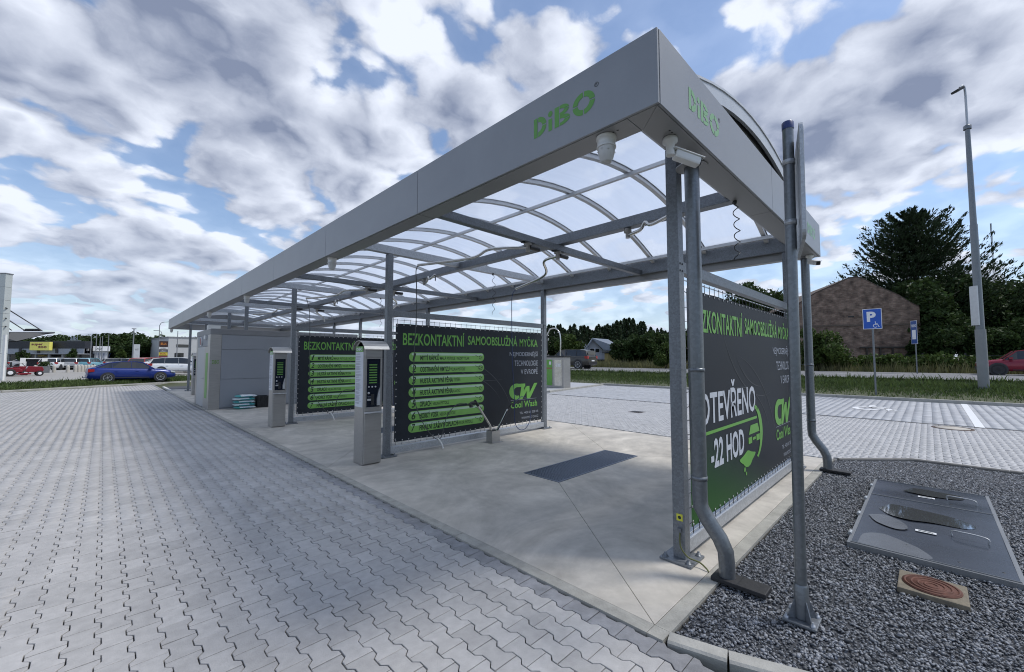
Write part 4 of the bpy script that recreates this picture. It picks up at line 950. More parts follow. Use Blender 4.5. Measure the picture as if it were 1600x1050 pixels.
# ------------------------------------------------------------------ dome lamps, cameras
def dome(x, y, lab):
    d = thing('spot_lamp', (x, y, ZB), lab, 'ceiling lamp', 'white spot lamps under the fascia')
    MB().lathe([(.070, -.003), (.070, -.02), (.062, -.022), (.063, -.065), (.067, -.07), (.067, -.08)], (x, y, ZB), n=24).build('base', whitep, d)
    MB().lathe([(.061, -.081), (.056, -.12), (.046, -.158), (.036, -.172), (.034, -.180), (.001, -.183)], (x, y, ZB), n=24).build('lens_housing', mat('lamp_housing', (.55, .55, .54), .35), d)
    q = MB()
    for k in range(8):
        a = k*math.pi/4; q.lathe([(.008, 0), (.001, .004)], (x+.0575*math.cos(a), y+.0575*math.sin(a), ZB-.10-.010*(k % 2)), n=6)
    q.build('studs', alu, d)
for y, l in ((.44, 'white spot lamp hanging under the front fascia right of the green logo'), (5.30, 'white spot lamp under the front fascia above the nearer payment kiosk'), (10.6, 'white spot lamp under the front fascia left of the second post'), (15.6, 'white spot lamp under the front fascia over the hut door'), (L_-.14, 'white spot lamp under the far end of the front fascia')):
    dome(.115, y, l)
def camera_(x, y, dx, dy, lab, s=1.0):
    c_ = thing('security_camera', (x, y, ZB), lab, 'security camera', 'white bullet cameras')
    MB().lathe([(.058*s, -.002), (.062*s, -.008), (.062*s, -.045*s), (.03, -.052*s), (.026, -.13*s)], (x, y, ZB), n=24).build('mount', whitep, c_)
    d = Vector((dx, dy, -.30)).normalized(); p = Vector((x, y, ZB-.135*s)); a = p+d*.03
    MB().lathe([(.03, -.16*s), (.03, -.12*s)], (x, y, ZB), n=16).build('joint', whitep, c_)
    MB().bar(a, a+d*.235*s, .085*s, .075*s).build('body', whitep, c_, bevel=.015)
    MB().bar(a-d*.01+Vector((0, 0, .042*s)), a+d*.27*s+Vector((0, 0, .042*s)), .098*s, .008).build('sun_shield', whitep, c_, bevel=.003)
    MB().bar(a+d*.2355*s, a+d*.240*s, .07*s, .06*s).build('lens', dark, c_)
camera_(.44, .13, .75, -.62, 'white bullet camera on the side fascia soffit above the nearest post', .80)
camera_(5.1, .1, -.8, -.6, 'white bullet camera under the far corner of the side fascia', .8)
# ------------------------------------------------------------------ earth strap on the first post
es = thing('earth_strap', (1.08, .41, .3), 'green yellow earth wire running from the nearest post to the slab edge', 'wire')
MB().tube(smooth([(1.076, .40, .245), (1.05, .385, .14), (1.06, .33, .07), (1.08, .25, .05), (1.06, .19, .03), (1.05, .17, .015)], 8), .006, 8).build('wire', mat('olive_wire', (.10, .11, .03), .5), es)
MB().box(1.055, 1.079, .385, .415, .245, .275).build('clamp', galv, es)
st_ = MB().box(1.076, 1.0795, .375, .425, .33, .385).build('warning_sticker', mat('yellow_sticker', (.62, .60, .06), .5), es)
MB().lathe([(.014, 1.0755), (.014, 1.0758)], (0, .40, .357), axis='X', n=12).build('earth_symbol', ink, st_)
# ------------------------------------------------------------------ sign pole by the slab
sp = thing('sign_pole', (.885, -.455, 0), 'tall galvanised pole with blue cap standing in the gravel, sign seen edge on', 'sign pole')
px, py = .885, -.455
MB().tube([(px, py, .02), (px, py, 3.225)], .0325, 24).build('pole', zinc, sp)
MB().lathe([(.041, .02), (.041, .215), (.036, .225)], (px, py, 0), n=24).build('socket', zinc, sp)
MB().lathe([(.035, 3.20), (.035, 3.245), (.030, 3.252)], (px, py, 0), n=24).build('cap', mat('blue_cap', (.02, .04, .16), .4), sp)
MB().box(px-.09, px+.09, py-.09, py+.09, 0, .016).build('base_plate', galv, sp, bevel=.004)
gs_ = MB()
for a in range(4):
    c_, s_ = math.cos(a*math.pi/2+.78), math.sin(a*math.pi/2+.78)
    gs_.add([(px+c_*r-s_*w, py+s_*r+c_*w, z) for w in (-.003, .003) for r, z in ((.04, .017), (.095, .017), (.046, .13), (.04, .13))], [(0, 1, 2, 3), (7, 6, 5, 4), (1, 5, 6, 2), (2, 6, 7, 3), (0, 4, 5, 1)])
gs_.build('gusset', galv, sp)
nt_ = MB()
for sx in (-1, 1):
    for sy in (-1, 1): nt_.lathe([(.014, .016), (.014, .03), (.007, .031), (.007, .045)], (px+sx*.07, py+sy*.07, 0), n=6)
nt_.build('anchor_bolts', galvl, sp)
for z in (2.56, 2.97):
    MB().lathe([(.034, z-.017), (.037, z-.017), (.037, z+.017), (.034, z+.017)], (px, py, 0), n=24).build('clamp', galvl, sp)
az = math.radians(13.2); dv = Vector((math.cos(az), math.sin(az), 0)); nv = Vector((-dv.y, dv.x, 0)); ctr = Vector((px, py, 0))-nv*.055+dv*.03
pts = []
for cxx, czz, a0 in ((.27, 3.06, 0), (-.27, 3.06, 90), (-.27, 2.43, 180), (.27, 2.43, 270)):
    for k in range(5): a = math.radians(a0+22.5*k); pts.append((cxx+.05*math.cos(a), czz+.05*math.sin(a)))
def plate3(pts, t, off): return [ctr+dv*a+nv*(off+t_)+Vector((0, 0, z)) for t_ in (-t/2, t/2) for a, z in pts]
n = len(pts); fsx = [tuple(range(n)), tuple(range(n, 2*n))[::-1]]+[(k, n+k, n+(k+1) % n, (k+1) % n) for k in range(n)]
MB().add(plate3(pts, .018, 0), fsx).build('sign_plate', galvl, sp)
MB().add(plate3([(a*.97, 2.745+(z-2.745)*.97) for a, z in pts], .003, -.0112), fsx).build('sign_face', white, sp)
for z in (2.56, 2.97): MB().bar(ctr+nv*.0095+Vector((0, 0, z))-dv*.25, ctr+nv*.0095+Vector((0, 0, z))+dv*.22, .001, .03).build('cross_brace', alu, sp)
from mathutils import Quaternion
sp.rotation_euler = Quaternion(Vector((FW[0], FW[1], 0)).normalized(), .0095).to_euler()
# ------------------------------------------------------------------ access hatch with puddles
hm = mat('hatch_aluminium', (.062, .074, .098), .27, .55, .12, 2.5, grime=.2); wet = mat('standing_water', (.62, .65, .70), .0, .9, .02, 1, spec=1.0); damp = mat('drying_water_mark', (.16, .17, .185), .25, .5, .2, 9)
ha = thing('access_hatch', (2.43, -1.50, 0), 'wide grey metal double hatch with rain puddles lying in the gravel', 'hatch')
hx0, hx1, hy0, hy1, hs = 2.43, 5.15, -1.52, -.51, 4.30
fr = MB()
for q in ((hx0, hx1, hy0, hy0+.022), (hx0, hx1, hy1-.022, hy1), (hx0, hx0+.022, hy0+.023, hy1-.023), (hx1-.022, hx1, hy0+.023, hy1-.023)): fr.box(*q, -.02, .034)
fr.build('frame', mat('hatch_frame_metal', (.24, .25, .26), .4, .5), ha)
for a, b in ((hx0+.026, hs-.006), (hs+.006, hx1-.026)):
    l = MB(); nx_, ny_ = 16, 8; y0, y1 = hy0+.027, hy1-.027
    def zz(x, y):
        u = (x-a)/(b-a); v = (y-y0)/(y1-y0); return .036-.010*math.exp(-((v-.62)/.28)**2-((u-.62)/.3)**2)+.003*math.cos(u*8)
    vs = [(a+(b-a)*i_/nx_, y0+(y1-y0)*j/ny_, zz(a+(b-a)*i_/nx_, y0+(y1-y0)*j/ny_)) for j in range(ny_+1) for i_ in range(nx_+1)]
    l.add(vs, [(j*(nx_+1)+i_, j*(nx_+1)+i_+1, (j+1)*(nx_+1)+i_+1, (j+1)*(nx_+1)+i_) for j in range(ny_) for i_ in range(nx_)], True)
    lid = l.build('lid', hm, ha)
    e_ = MB(); 
    for q in ((a, b, y0-.003, y0+.002), (a, b, y1-.002, y1+.003), (a-.003, a+.002, y0, y1), (b-.002, b+.003, y0, y1)): e_.box(*q, .0, .041)
    e_.build('rim', mat('hatch_frame_metal', (.24, .25, .26)), lid)
    xm = a+(b-a)*.42 if b < 4.5 else a+(b-a)*.35
    hd = MB().tube(smooth([(xm, y0+.10, .035), (xm, y0+.10, .075), (xm+.02, y0+.16, .085), (xm+.03, y0+.26, .085), (xm+.05, y0+.32, .075), (xm+.05, y0+.32, .033)], 4), .006, 8).build('handle', alu, lid)
    dt = MB()
    for q in ((a+.12, y0+.07), (a+.12, y0+.30), (a+.25, y1-.35)): dt.lathe([(.011, .036), (.011, .039), (.001, .0395)], (q[0], q[1], 0), n=10)
    dt.build('rivets', dark, lid)
    lb = MB().box(xm-.05, xm+.0, y0+.42, y0+.56, .036, .0385).build('white_label', white, lid)
    MB().box(xm-.035, xm-.015, y0+.44, y0+.54, .0386, .0392).build('label_print', ink, lb)
def puddle(name, pts, z, m, lab=None):
    q = smooth(pts+[pts[0]], 6)[:-1]; o = MB().add([(p[0], p[1], z) for p in q], [tuple(range(len(q)))]).build(name, m, ha); return o
puddle('rain_puddle', [(3.72, -.64, 0), (3.98, -.74, 0), (3.96, -.95, 0), (3.88, -1.20, 0), (3.70, -1.34, 0), (3.56, -1.27, 0), (3.55, -1.05, 0), (3.50, -.88, 0), (3.55, -.74, 0)], .0385, wet)
puddle('water_stain', [(3.40, -.58, 0), (3.50, -.70, 0), (3.36, -.84, 0), (3.18, -.88, 0), (3.10, -.80, 0), (3.20, -.66, 0)], .0392, damp)
puddle('water_stain', [(2.47, -.58, 0), (2.75, -.60, 0), (2.86, -.72, 0), (2.78, -.86, 0), (2.66, -.98, 0), (2.47, -1.02, 0)], .0392, damp)
puddle('rain_puddle', [(4.72, -.80, 0), (4.95, -.90, 0), (4.94, -1.12, 0), (4.90, -1.30, 0), (4.72, -1.28, 0), (4.66, -1.05, 0)], .0385, wet)
hg = MB()
for k in range(4): x = 2.7+k*.68; hg.lathe([(.016, x-.04), (.016, x+.04)], (0, hy1+.004, .037), axis='X', n=8)
hg.build('hinges', galvl, ha)
# rust red manhole
rm = thing('rusty_manhole', (1.965, -1.035, 0), 'rust red round manhole lid in a square concrete frame on the gravel', 'manhole cover')
MB().box(1.79, 2.14, -1.215, -.86, -.02, .022).build('frame', mat('stained_concrete', (.18, .155, .115), .85, 0, .3, 14, bump=.5), rm, bevel=.008)
rust = mat('rusted_cast_iron', (.12, .048, .032), .75, .2, .35, 18, bump=.4)
MB().lathe([(.155, .0225), (.155, .028), (.001, .028)], (1.965, -1.035, 0), n=40).build('lid', rust, rm)
q = MB()
for r in (.14, .105, .07, .035): q.lathe([(r+.007, .028), (r+.005, .033), (r-.005, .033), (r-.007, .028)], (1.965, -1.035, 0), n=40, caps=False)
q.build('raised_rings', rust, rm)
# P sign with wheelchair
blue = mat('sign_blue', (.012, .085, .42), .4); bluedk = mat('sign_blue_aged', (.015, .06, .24), .45)
def psign(base, yaw, w, h, z0, lab, back=False):
    s = thing('parking_sign' if not back else 'road_sign', (0, 0, 0), lab, 'road sign')
    MB().tube([(0, 0, -.1), (0, 0, z0+h-.02)], .035, 14).build('post', zinc, s)
    MB().box(-w/2, w/2, -.055, -.045, z0, z0+h).build('sign_plate', white, s, bevel=.003)
    f = MB().box(-w/2+.02, w/2-.02, -.058, -.0555, z0+.02, z0+h-.02).build('sign_face', blue if not back else bluedk, s)
    if not back:
        text('P', -.19*w/.67, .13*w/.67, z0+h*.36, z0+h*.86, -.0595, white, 'lettering', s, bold=.045)
        wc_ = MB(); k = .22; wheelchair(wc_, lambda r, u: (.10+r*k, -.0597, z0+.06+u*k*1.05)); wc_.build('wheelchair_symbol', white, s)
    else:
        text('PARKING', -w*.36, w*.36, z0+h*.72, z0+h*.84, -.0595, white, 'lettering', s, bold=.02)
        MB().box(-w*.3, w*.3, -.0600, -.0590, z0+h*.2, z0+h*.6).build('sign_panel', white, s)
    MB().box(-.05, .05, -.044, -.030, z0+.1, z0+.14).build('bracket', alu, s)
    s.location = base; s.rotation_euler = (0, 0, yaw); return s
b_ = gx(1366, 17.6, .13); psign((b_.x, b_.y, .12), math.radians(-88), .62, .87, 2.82, 'blue white P sign with wheelchair symbol on a thin pole behind the rear kerb')
# ------------------------------------------------------------------ vehicles
glassd = mat('dark_car_glass', (.015, .018, .022), .08, spec=.8)
tyre = mat('tyre_rubber', (.02, .02, .021), .75, bump=.2); rimm = mat('alloy_rim', (.45, .46, .47), .3, .7); lampw = mat('clear_headlamp', (.55, .58, .6), .15, .2); lampr = mat('red_tail_lamp', (.30, .012, .012), .2)
chrome = mat('car_trim', (.4, .4, .4), .25, .8); tyrb = mat('car_black_trim', (.025, .026, .03), .5)
def carpaint(n, c): return mat(n, c, .22, .15, .03, 1, spec=.6)
def car(name, lab, cat, paint, Lc, Wc, Hc, kind='saloon', group=None, rimmat=None, detail=True):
    t = local(name, lab, cat, group); h = Hc; w = Wc/2; wr = .225*h; ax1, ax2 = -Lc*.29, Lc*.305
    # stations: (x, z_low, z_shoulder, half width)
    if kind == 'saloon': st = [(-.5, .30, .50, .80), (-.492, .20, .66, .90), (-.44, .16, .72, .97), (-.30, .15, .70, 1), (0, .15, .665, 1), (.18, .15, .64, 1), (.30, .15, .61, .99), (.42, .16, .55, .95), (.485, .20, .46, .86), (.5, .28, .40, .74)]
    else: st = [(-.5, .28, .50, .84), (-.49, .22, .64, .93), (-.45, .17, .66, .98), (-.30, .16, .66, 1), (0, .16, .645, 1), (.20, .16, .62, 1), (.33, .16, .59, .99), (.43, .17, .54, .96), (.488, .22, .46, .88), (.5, .30, .42, .78)]
    def sect(x, zl, zs, hw):
        zl *= h; zs *= h; W2 = hw*w
        return [(x*Lc, 0, zl), (x*Lc, W2*.90, zl), (x*Lc, W2*.985, zl+.06*h), (x*Lc, W2, zl+(zs-zl)*.45), (x*Lc, W2*.975, zl+(zs-zl)*.78), (x*Lc, W2*.90, zs-.01*h), (x*Lc, W2*.6, zs+.015*h), (x*Lc, 0, zs+.022*h)]
    dense = []
    for a, b in zip(st[:-1], st[1:]):
        for k in range(3): f = k/3; dense.append(tuple(a[i_]+(b[i_]-a[i_])*f for i_ in range(4)))
    dense.append(st[-1]); mb = MB()
    for sgn in (1, -1):
        vs = []
        for s_ in dense: vs += [(x, sgn*y, z) for x, y, z in sect(*s_)]
        fs = [(k*8+j, (k+1)*8+j, (k+1)*8+j+1, k*8+j+1) for k in range(len(dense)-1) for j in range(7)]
        if sgn < 0: fs = [f[::-1] for f in fs]
        mb.add(vs, fs, True); mb.add(vs[:8], [tuple(range(8))]); mb.add(vs[-8:], [tuple(range(8))])
    mb.build('body', paint, t)
    # greenhouse
    if kind == 'saloon': gh = [(-.42, .70, .86), (-.28, .945, .66), (-.14, 1.0, .66), (.02, .995, .66), (.10, .95, .68), (.235, .62, .88)]
    else: gh = [(-.475, .66, .88), (-.43, .93, .74), (-.30, .985, .72), (0, 1.0, .72), (.12, .955, .73), (.255, .61, .90)]
    zb = .60*h
    def strip_(m, inset, nm, segs, close=True):
        mb = MB()
        for sgn in (1, -1):
            vs = []
            for x, z, f in gh: vs += [(x*Lc, sgn*w*.89*(1-inset*.02), zb), (x*Lc, sgn*(w*f-inset*.01), max(zb, z*h-inset*.015))]
            fs = [(2*k, 2*k+2, 2*k+3, 2*k+1) for k in segs]; mb.add(vs, fs)
        return mb
    g = strip_(glassd, 0, 'side_glass', range(len(gh)-1)).build('side_windows', glassd, t)
    rf = MB(); vs = []
    for x, z, f in gh[1:5]: vs += [(x*Lc, -w*f-.01, z*h-.004), (x*Lc, -w*f*.5, z*h+.016), (x*Lc, w*f*.5, z*h+.016), (x*Lc, w*f+.01, z*h-.004)]
    rf.add(vs, [(4*k+j, 4*k+4+j, 4*k+5+j, 4*k+1+j) for k in range(3) for j in range(3)], True); rf.build('roof', paint, t)
    ws = MB()
    for i0, i1 in ((4, 5), (0, 1)):
        a, b = gh[i0], gh[i1]; ws.add([(a[0]*Lc, -w*a[2]*.99, a[1]*h), (b[0]*Lc, -w*b[2]*.99, b[1]*h), (b[0]*Lc, w*b[2]*.99, b[1]*h), (a[0]*Lc, w*a[2]*.99, a[1]*h)], [(0, 1, 2, 3)])
    ws.build('windscreen', glassd, t)
    pl = MB()
    for sgn in (1, -1):
        for (i0, i1) in ((4, 5), (0, 1)):
            a, b = gh[i0], gh[i1]; pl.bar((a[0]*Lc, sgn*(w*a[2]+.004), a[1]*h), (b[0]*Lc, sgn*(w*b[2]+.004), b[1]*h), .05, .06)
        for xx in (-.03, -.245):
            zt = np.interp(xx, [q[0] for q in gh], [q[1] for q in gh])*h; ft = np.interp(xx, [q[0] for q in gh], [q[2] for q in gh])
            pl.bar((xx*Lc, sgn*(w*.89+.004), zb), (xx*Lc-.02, sgn*(w*ft+.004), zt), .012, .07)
        for a, b in zip(gh[1:4], gh[2:5]): pl.bar((a[0]*Lc, sgn*(w*a[2]+.004), a[1]*h-.01), (b[0]*Lc, sgn*(w*b[2]+.004), b[1]*h-.01), .03, .05)
    pl.build('pillars', paint, t)
    for xx in (ax1, ax2):
        for sgn in (1, -1):
            y = sgn*(w-.10)
            ar = MB().lathe([(wr*1.16, sgn*(w*1.0+.004)), (wr*1.16, sgn*(w-.3))], (xx, 0, wr*1.02), axis='Y', n=24); ar.build('wheel_arch', tyrb, t)
            wl_ = MB().lathe([(wr*.62, sgn*(w+.012)-sgn*.02), (wr*.72, sgn*(w+.012)), (wr*.93, sgn*(w+.010)), (wr, sgn*(w-.02)), (wr, sgn*(w-.20)), (wr*.6, sgn*(w-.21))], (xx, 0, wr), axis='Y', n=24, caps=False)
            whl = wl_.build('wheel', tyre, t)
            if detail:
                rm_ = MB(); MB().lathe([(wr*.70, sgn*(w-.03)), (.01, sgn*(w-.03))], (xx, 0, wr), axis='Y', n=20).build('hub', tyrb, whl)
                for k in range(7):
                    a = k*2*math.pi/7; rm_.bar((xx+.02*math.cos(a), sgn*(w+.008), wr+.02*math.sin(a)), (xx+wr*.66*math.cos(a), sgn*(w+.004), wr+wr*.66*math.sin(a)), .012, .055, (0, 1, 0))
                rm_.lathe([(wr*.72, sgn*(w+.013)), (wr*.64, sgn*(w+.006))], (xx, 0, wr), axis='Y', n=24, caps=False); rm_.lathe([(wr*.14, sgn*(w+.010)), (wr*.12, sgn*(w+.018))], (xx, 0, wr), axis='Y', n=12); rm_.build('rim', rimmat or rimm, whl)
    for sgn in (1, -1):
        zh = .46 if kind == 'saloon' else .48
        MB().prism([(Lc*.432, zh*h-.02), (Lc*.490, zh*h-.05), (Lc*.487, zh*h+.03), (Lc*.43, zh*h+.085)], *sorted((sgn*w*.74, sgn*w*.955)), 'Y').build('headlight', lampw, t)
        MB().prism([(-Lc*.497, .50*h), (-Lc*.43, .53*h), (-Lc*.43, .65*h), (-Lc*.494, .65*h)], *sorted((sgn*w*.70, sgn*w*.975)), 'Y').build('tail_light', lampr, t)
        MB().box(Lc*.165, Lc*.20, *sorted((sgn*(w*.93), sgn*(w+.12))), .63*h, .71*h).build('mirror', paint, t)
        if detail:
            MB().bar((-Lc*.30, sgn*(w+.003), .22*h), (Lc*.17, sgn*(w+.003), .21*h), .01, .05, (0, 0, 1)).build('sill_trim', tyrb, t)
            dl_ = MB()
            for xx in (.20, -.025, -.235): dl_.bar((xx*Lc, sgn*(w*.995+.003), .22*h), (xx*Lc, sgn*(w*.94+.006), .60*h), .004, .012)
            dl_.build('door_gaps', tyrb, t)
            for xx in (.03, -.20): MB().bar((xx*Lc-.08, sgn*(w*.995+.006), .52*h), (xx*Lc+.08, sgn*(w*.995+.006), .52*h), .02, .03).build('door_handle', paint, t)
    MB().box(-Lc*.503, -Lc*.46, -w*.82, w*.82, .22*h, .34*h).build('rear_bumper', tyrb if kind != 'saloon' else paint, t)
    MB().box(-Lc*.5045, -Lc*.4985, -.26, .26, .38*h, .45*h).build('number_plate', white, t)
    MB().box(Lc*.46, Lc*.503, -w*.70, w*.70, .20*h, .34*h).build('grille', tyrb, t)
    return t
def place(o, p, heading, s=1.0): o.location = p; o.rotation_euler = (0, 0, heading); o.scale = (s, s, s); return o
HR = math.atan2(RT[1], RT[0])       # heading that points to the right across the view
def ray(u): p = gx(u, 10)-Vector(CAM); p.z = 0; return p.normalized()
def across(u): r_ = ray(u); return math.atan2(-r_.x, r_.y)      # heading square to the line of sight
def cosu(u): return math.cos(math.atan((u-800)/FPX))
p = gx(208, 27.3, .19); bc = car('saloon_car', 'dark blue saloon car side on behind the grass strip, facing right', 'car', carpaint('deep_blue_paint', (.009, .026, .17)), 4.45, 1.80, 1.36)
place(bc, p, across(208)+.12, .96)
MB().tube(smooth([(-2.20, 0, .35), (-2.36, 0, .33), (-2.39, 0, .42)], 4), .025, 8).build('tow_bar', chrome, bc)
p = gx(1606, 24.6, .69); rc = car('hatchback_car', 'red hatchback with dark wheels cut off by the right edge of the picture', 'car', carpaint('cherry_red_paint', (.21, .010, .028)), 4.15, 1.78, 1.52, 'hatch', rimmat=tyrb); place(rc, p, math.radians(90+2), 1.0)
p = gx(890, 43, .69); sv = car('estate_suv', 'dark bronze grey SUV driving away on the road past the vacuum station', 'car', carpaint('bronze_grey_paint', (.055, .052, .045)), 4.8, 1.95, 1.75, 'hatch'); place(sv, p, math.radians(97), 1.12)
MB().box(-2.3, -2.28, -.7, .7, 1.25, 1.6).build('rear_screen', glassd, sv)
# far car park
whc, slv, red2, blk, cyan = carpaint('white_paint_car', (.66, .67, .68)), carpaint('silver_paint_car', (.38, .39, .40)), carpaint('red_paint_car', (.40, .03, .02)), carpaint('black_paint_car', (.02, .022, .025)), carpaint('pale_cyan_paint', (.14, .33, .40))
for u, d, pc_, hd, kd, lab in ((89, 52, whc, 1.2, 'hatch', 'white car parked nose to the shop right of the yellow sign'), (120, 54, slv, 1.2, 'hatch', 'silver car parked before the shop between the white and the pale blue car'),
                              (140, 55, cyan, 1.2, 'hatch', 'pale blue car parked before the small white pavilion'), (52, 56, slv, 0, 'saloon', 'silver car partly hidden behind the white shop posts'),
                              (190, 62, slv, .2, 'hatch', 'grey car whose roof shows above the blue saloon near its tail'), (209, 66, whc, .2, 'saloon', 'white car glimpsed above the roof of the blue saloon'),
                              (234, 50, blk, .6, 'hatch', 'dark van like car behind the bonnet of the blue saloon'), (240, 42, red2, .9, 'hatch', 'bright red car seen over the bonnet of the blue saloon'),
                              (268, 41, whc, .15, 'saloon', 'long white car beyond the blue saloon, right of the red car'), (285, 37, whc, -.15, 'hatch', 'white crossover partly hidden by the far canopy post'),
                              (275, 60, slv, .4, 'hatch', 'silver car in the far row below the white building'), (296, 62, blk, .4, 'hatch', 'black car in the far row below the white building')):
    o = car('parked_car', lab, 'car', pc_, 4.4, 1.8, 1.5, kd, 'cars on the far car park', detail=d < 45); place(o, gx(u, d, .30), across(u)+hd)
# red riding mower / small tractor
mw = local('riding_mower', 'small red riding mower with black wheels by the left edge', 'mower'); rp = carpaint('mower_red_paint', (.20, .014, .024))
q = MB(); q.prism([(.15, .35), (1.15, .35), (1.22, .55), (1.12, .82), (.25, .88), (.15, .6)], -.32, .32, 'Y'); q.build('bonnet', rp, mw, bevel=.04)
MB().prism([(-1.0, .35), (-.05, .35), (-.05, .55), (-.30, .72), (-1.0, .78)], -.45, .45, 'Y').build('rear_body', rp, mw, bevel=.04)
MB().box(-.65, -.25, -.28, .28, .79, .88).build('seat', dark, mw, bevel=.03); MB().box(-.75, -.66, -.28, .28, .82, 1.25).build('seat_back', dark, mw, bevel=.03)
MB().box(-1.75, -1.02, -.5, .5, .35, 1.25).build('grass_box', dark, mw, bevel=.05)
MB().tube([(.12, 0, .85), (-.08, 0, 1.12)], .02, 8).build('steering_column', dark, mw); MB().lathe([(.17, -.012), (.17, .012)], (-.1, 0, 1.14), n=16).build('steering_wheel', dark, mw)
MB().box(-.35, .45, -.55, .55, .14, .28).build('mower_deck', rp, mw, bevel=.03)
for xx, r in ((-.75, .32), (.95, .23)):
    for s in (-1, 1): w_ = MB().lathe([(r*.5, s*.56), (r*.9, s*.58), (r, s*.54), (r, s*.38), (r*.5, s*.37)], (xx, 0, r), axis='Y', n=20).build('wheel', tyre, mw); MB().lathe([(r*.5, s*.563), (.01, s*.57)], (xx, 0, r), axis='Y', n=16).build('rim', white, w_)
place(mw, gx(37, 33, .30), across(36)+.1, .9)
mw2 = again(mw, label='second red riding mower standing behind the first, under the dark awning'); place(mw2, gx(14, 34, .30), across(20)+.2, .9); mw['group'] = mw2['group'] = 'red riding mowers'
# ------------------------------------------------------------------ bollards, planter, lamps, flagpoles, signs on the left
bolm = mat('concrete_bollard', (.42, .40, .36), .8, 0, .15, 6)
bd = thing('bollard', (0, 0, 0), 'x', 'bollard', 'round topped concrete bollards'); MB().lathe([(.15, 0), (.14, .55), (.12, .66), (.07, .73), (.001, .75)], n=16).build('shaft', bolm, bd)
blabs = ['bollard left of the grey planter, nearest the riding mower', 'bollard right of the grey planter', 'lone bollard halfway to the row', 'first bollard of the row from the left', 'second bollard of the row from the left', 'third bollard of the row', 'fourth bollard of the row', 'fifth bollard of the row', 'sixth bollard of the row', 'last bollard of the row, next to the blue saloon']
for k, (u, d) in enumerate(((56, 42), (85.5, 42), (107, 42), (118.5, 43), (124, 43.4), (129.2, 43.8), (134.2, 44.2), (139, 44.6), (143.8, 45), (148, 45.5))):
    o = bd if k == 0 else again(bd); o['label'] = 'pale concrete '+blabs[k]; o.location = gx(u, d, .30); 
pt_ = thing('planter', tuple(gx(70, 41, .3)), 'square grey planter with a small dark shrub between two bollards', 'planter'); c_ = gx(70, 41, .3)
MB().box(c_.x-.36, c_.x+.36, c_.y-.36, c_.y+.36, .3, .95).build('tub', mat('planter_grey', (.16, .17, .18), .7), pt_, bevel=.02)
polem = mat('grey_pole', (.22, .23, .24), .5, .4)
def pole(name, u, d, v_top, r, lab, cat, zb=.3, arm=0, group=None, head=True, lean=0):
    b = gx(u, d, zb); top = at(u, v_top, d); t = thing(name, tuple(b), lab, cat, group)
    MB().tube([b, (b.x, b.y, top.z)], [r, r*.65], 10).build('pole', polem, t)
    if arm:
        e = Vector((b.x, b.y, top.z)); R2 = Vector((RT[0], RT[1], 0))*arm
        MB().tube(smooth([e, e+Vector((0, 0, .5))+R2*.25, e+Vector((0, 0, .62))+R2], 5), r*.6, 8).build('arm', polem, t)
        MB().bar(e+Vector((0, 0, .62))+R2, e+Vector((0, 0, .60))+R2*1.35, .2, .08).build('lamp_head', polem, t)
    elif head: MB().box(b.x-.25, b.x+.25, b.y-.12, b.y+.12, top.z, top.z+.1).build('lamp_head', polem, t)
    return t
pole('street_lamp', 207, 60, 514, .10, 'slim lamp post left of the white totem sign', 'street lamp')
pole('street_lamp', 247, 75, 508, .08, 'street lamp with short curved arm near the far end of the canopy', 'street lamp', arm=1.6)
pole('street_lamp', 251, 82, 521, .08, 'thin street lamp beside the stacked shop signs', 'street lamp', arm=-1.2)
pole('street_lamp', 276, 60, 517, .07, 'thin lamp post just left of the last canopy post', 'street lamp', head=False)
for k, (u, v) in enumerate(((141, 524), (149, 521), (155, 527), (158.5, 525), (168, 523))):
    fp = pole('flagpole', u, 64+k*.7, v, .07, 'bare flagpole, %s of the five round the white pavilion' % ['leftmost', 'second from the left', 'middle one', 'fourth from the left', 'rightmost'][k], 'flagpole', head=False, group='bare flagpoles')
# totem signs
def board(name, u, d, v0, v1, wpx, lab, cat, m, thick=.3, yaw=None, zb=.3):
    """panel facing the camera side, its top and bottom seen at v0 and v1"""
    sk = yaw is None; a, b = at(u, v0, d), at(u, v1, d); w = wpx/FPX*d*(cosu(u) if sk else 1)
    t = thing(name, (a.x, a.y, zb), lab, cat); t.rotation_euler = (0, 0, across(u) if sk else yaw); ORG[t.name] = Vector((0, 0, 0))
    q = MB().box(-w/2, w/2, 0, thick, b.z-zb, a.z-zb); q.build('panel', m, t, bevel=.03); return t, w, b.z-zb, a.z-zb
t, w, z0, z1 = board('totem_sign', 214, 62, 538, 562.5, 10, 'tall plain pale grey totem sign by the lamp post', 'totem sign', mat('totem_silver', (.48, .50, .52), .4)); MB().box(-w*.3, w*.3, .05, .25, 0, z0).build('base', polem, t)
text('audi', -w*.25, w*.25, z1-.9, z1-.55, -.004, mat('dark_grey_letters', (.1, .1, .1), .5), 'lettering', t)
t, w, z0, z1 = board('stacked_shop_sign', 256, 55, 533, 565, 13, 'stacked shop sign with dark, white, yellow and red boards', 'shop sign', mat('sign_dark_brown', (.035, .018, .016), .5))
H_ = z1-z0
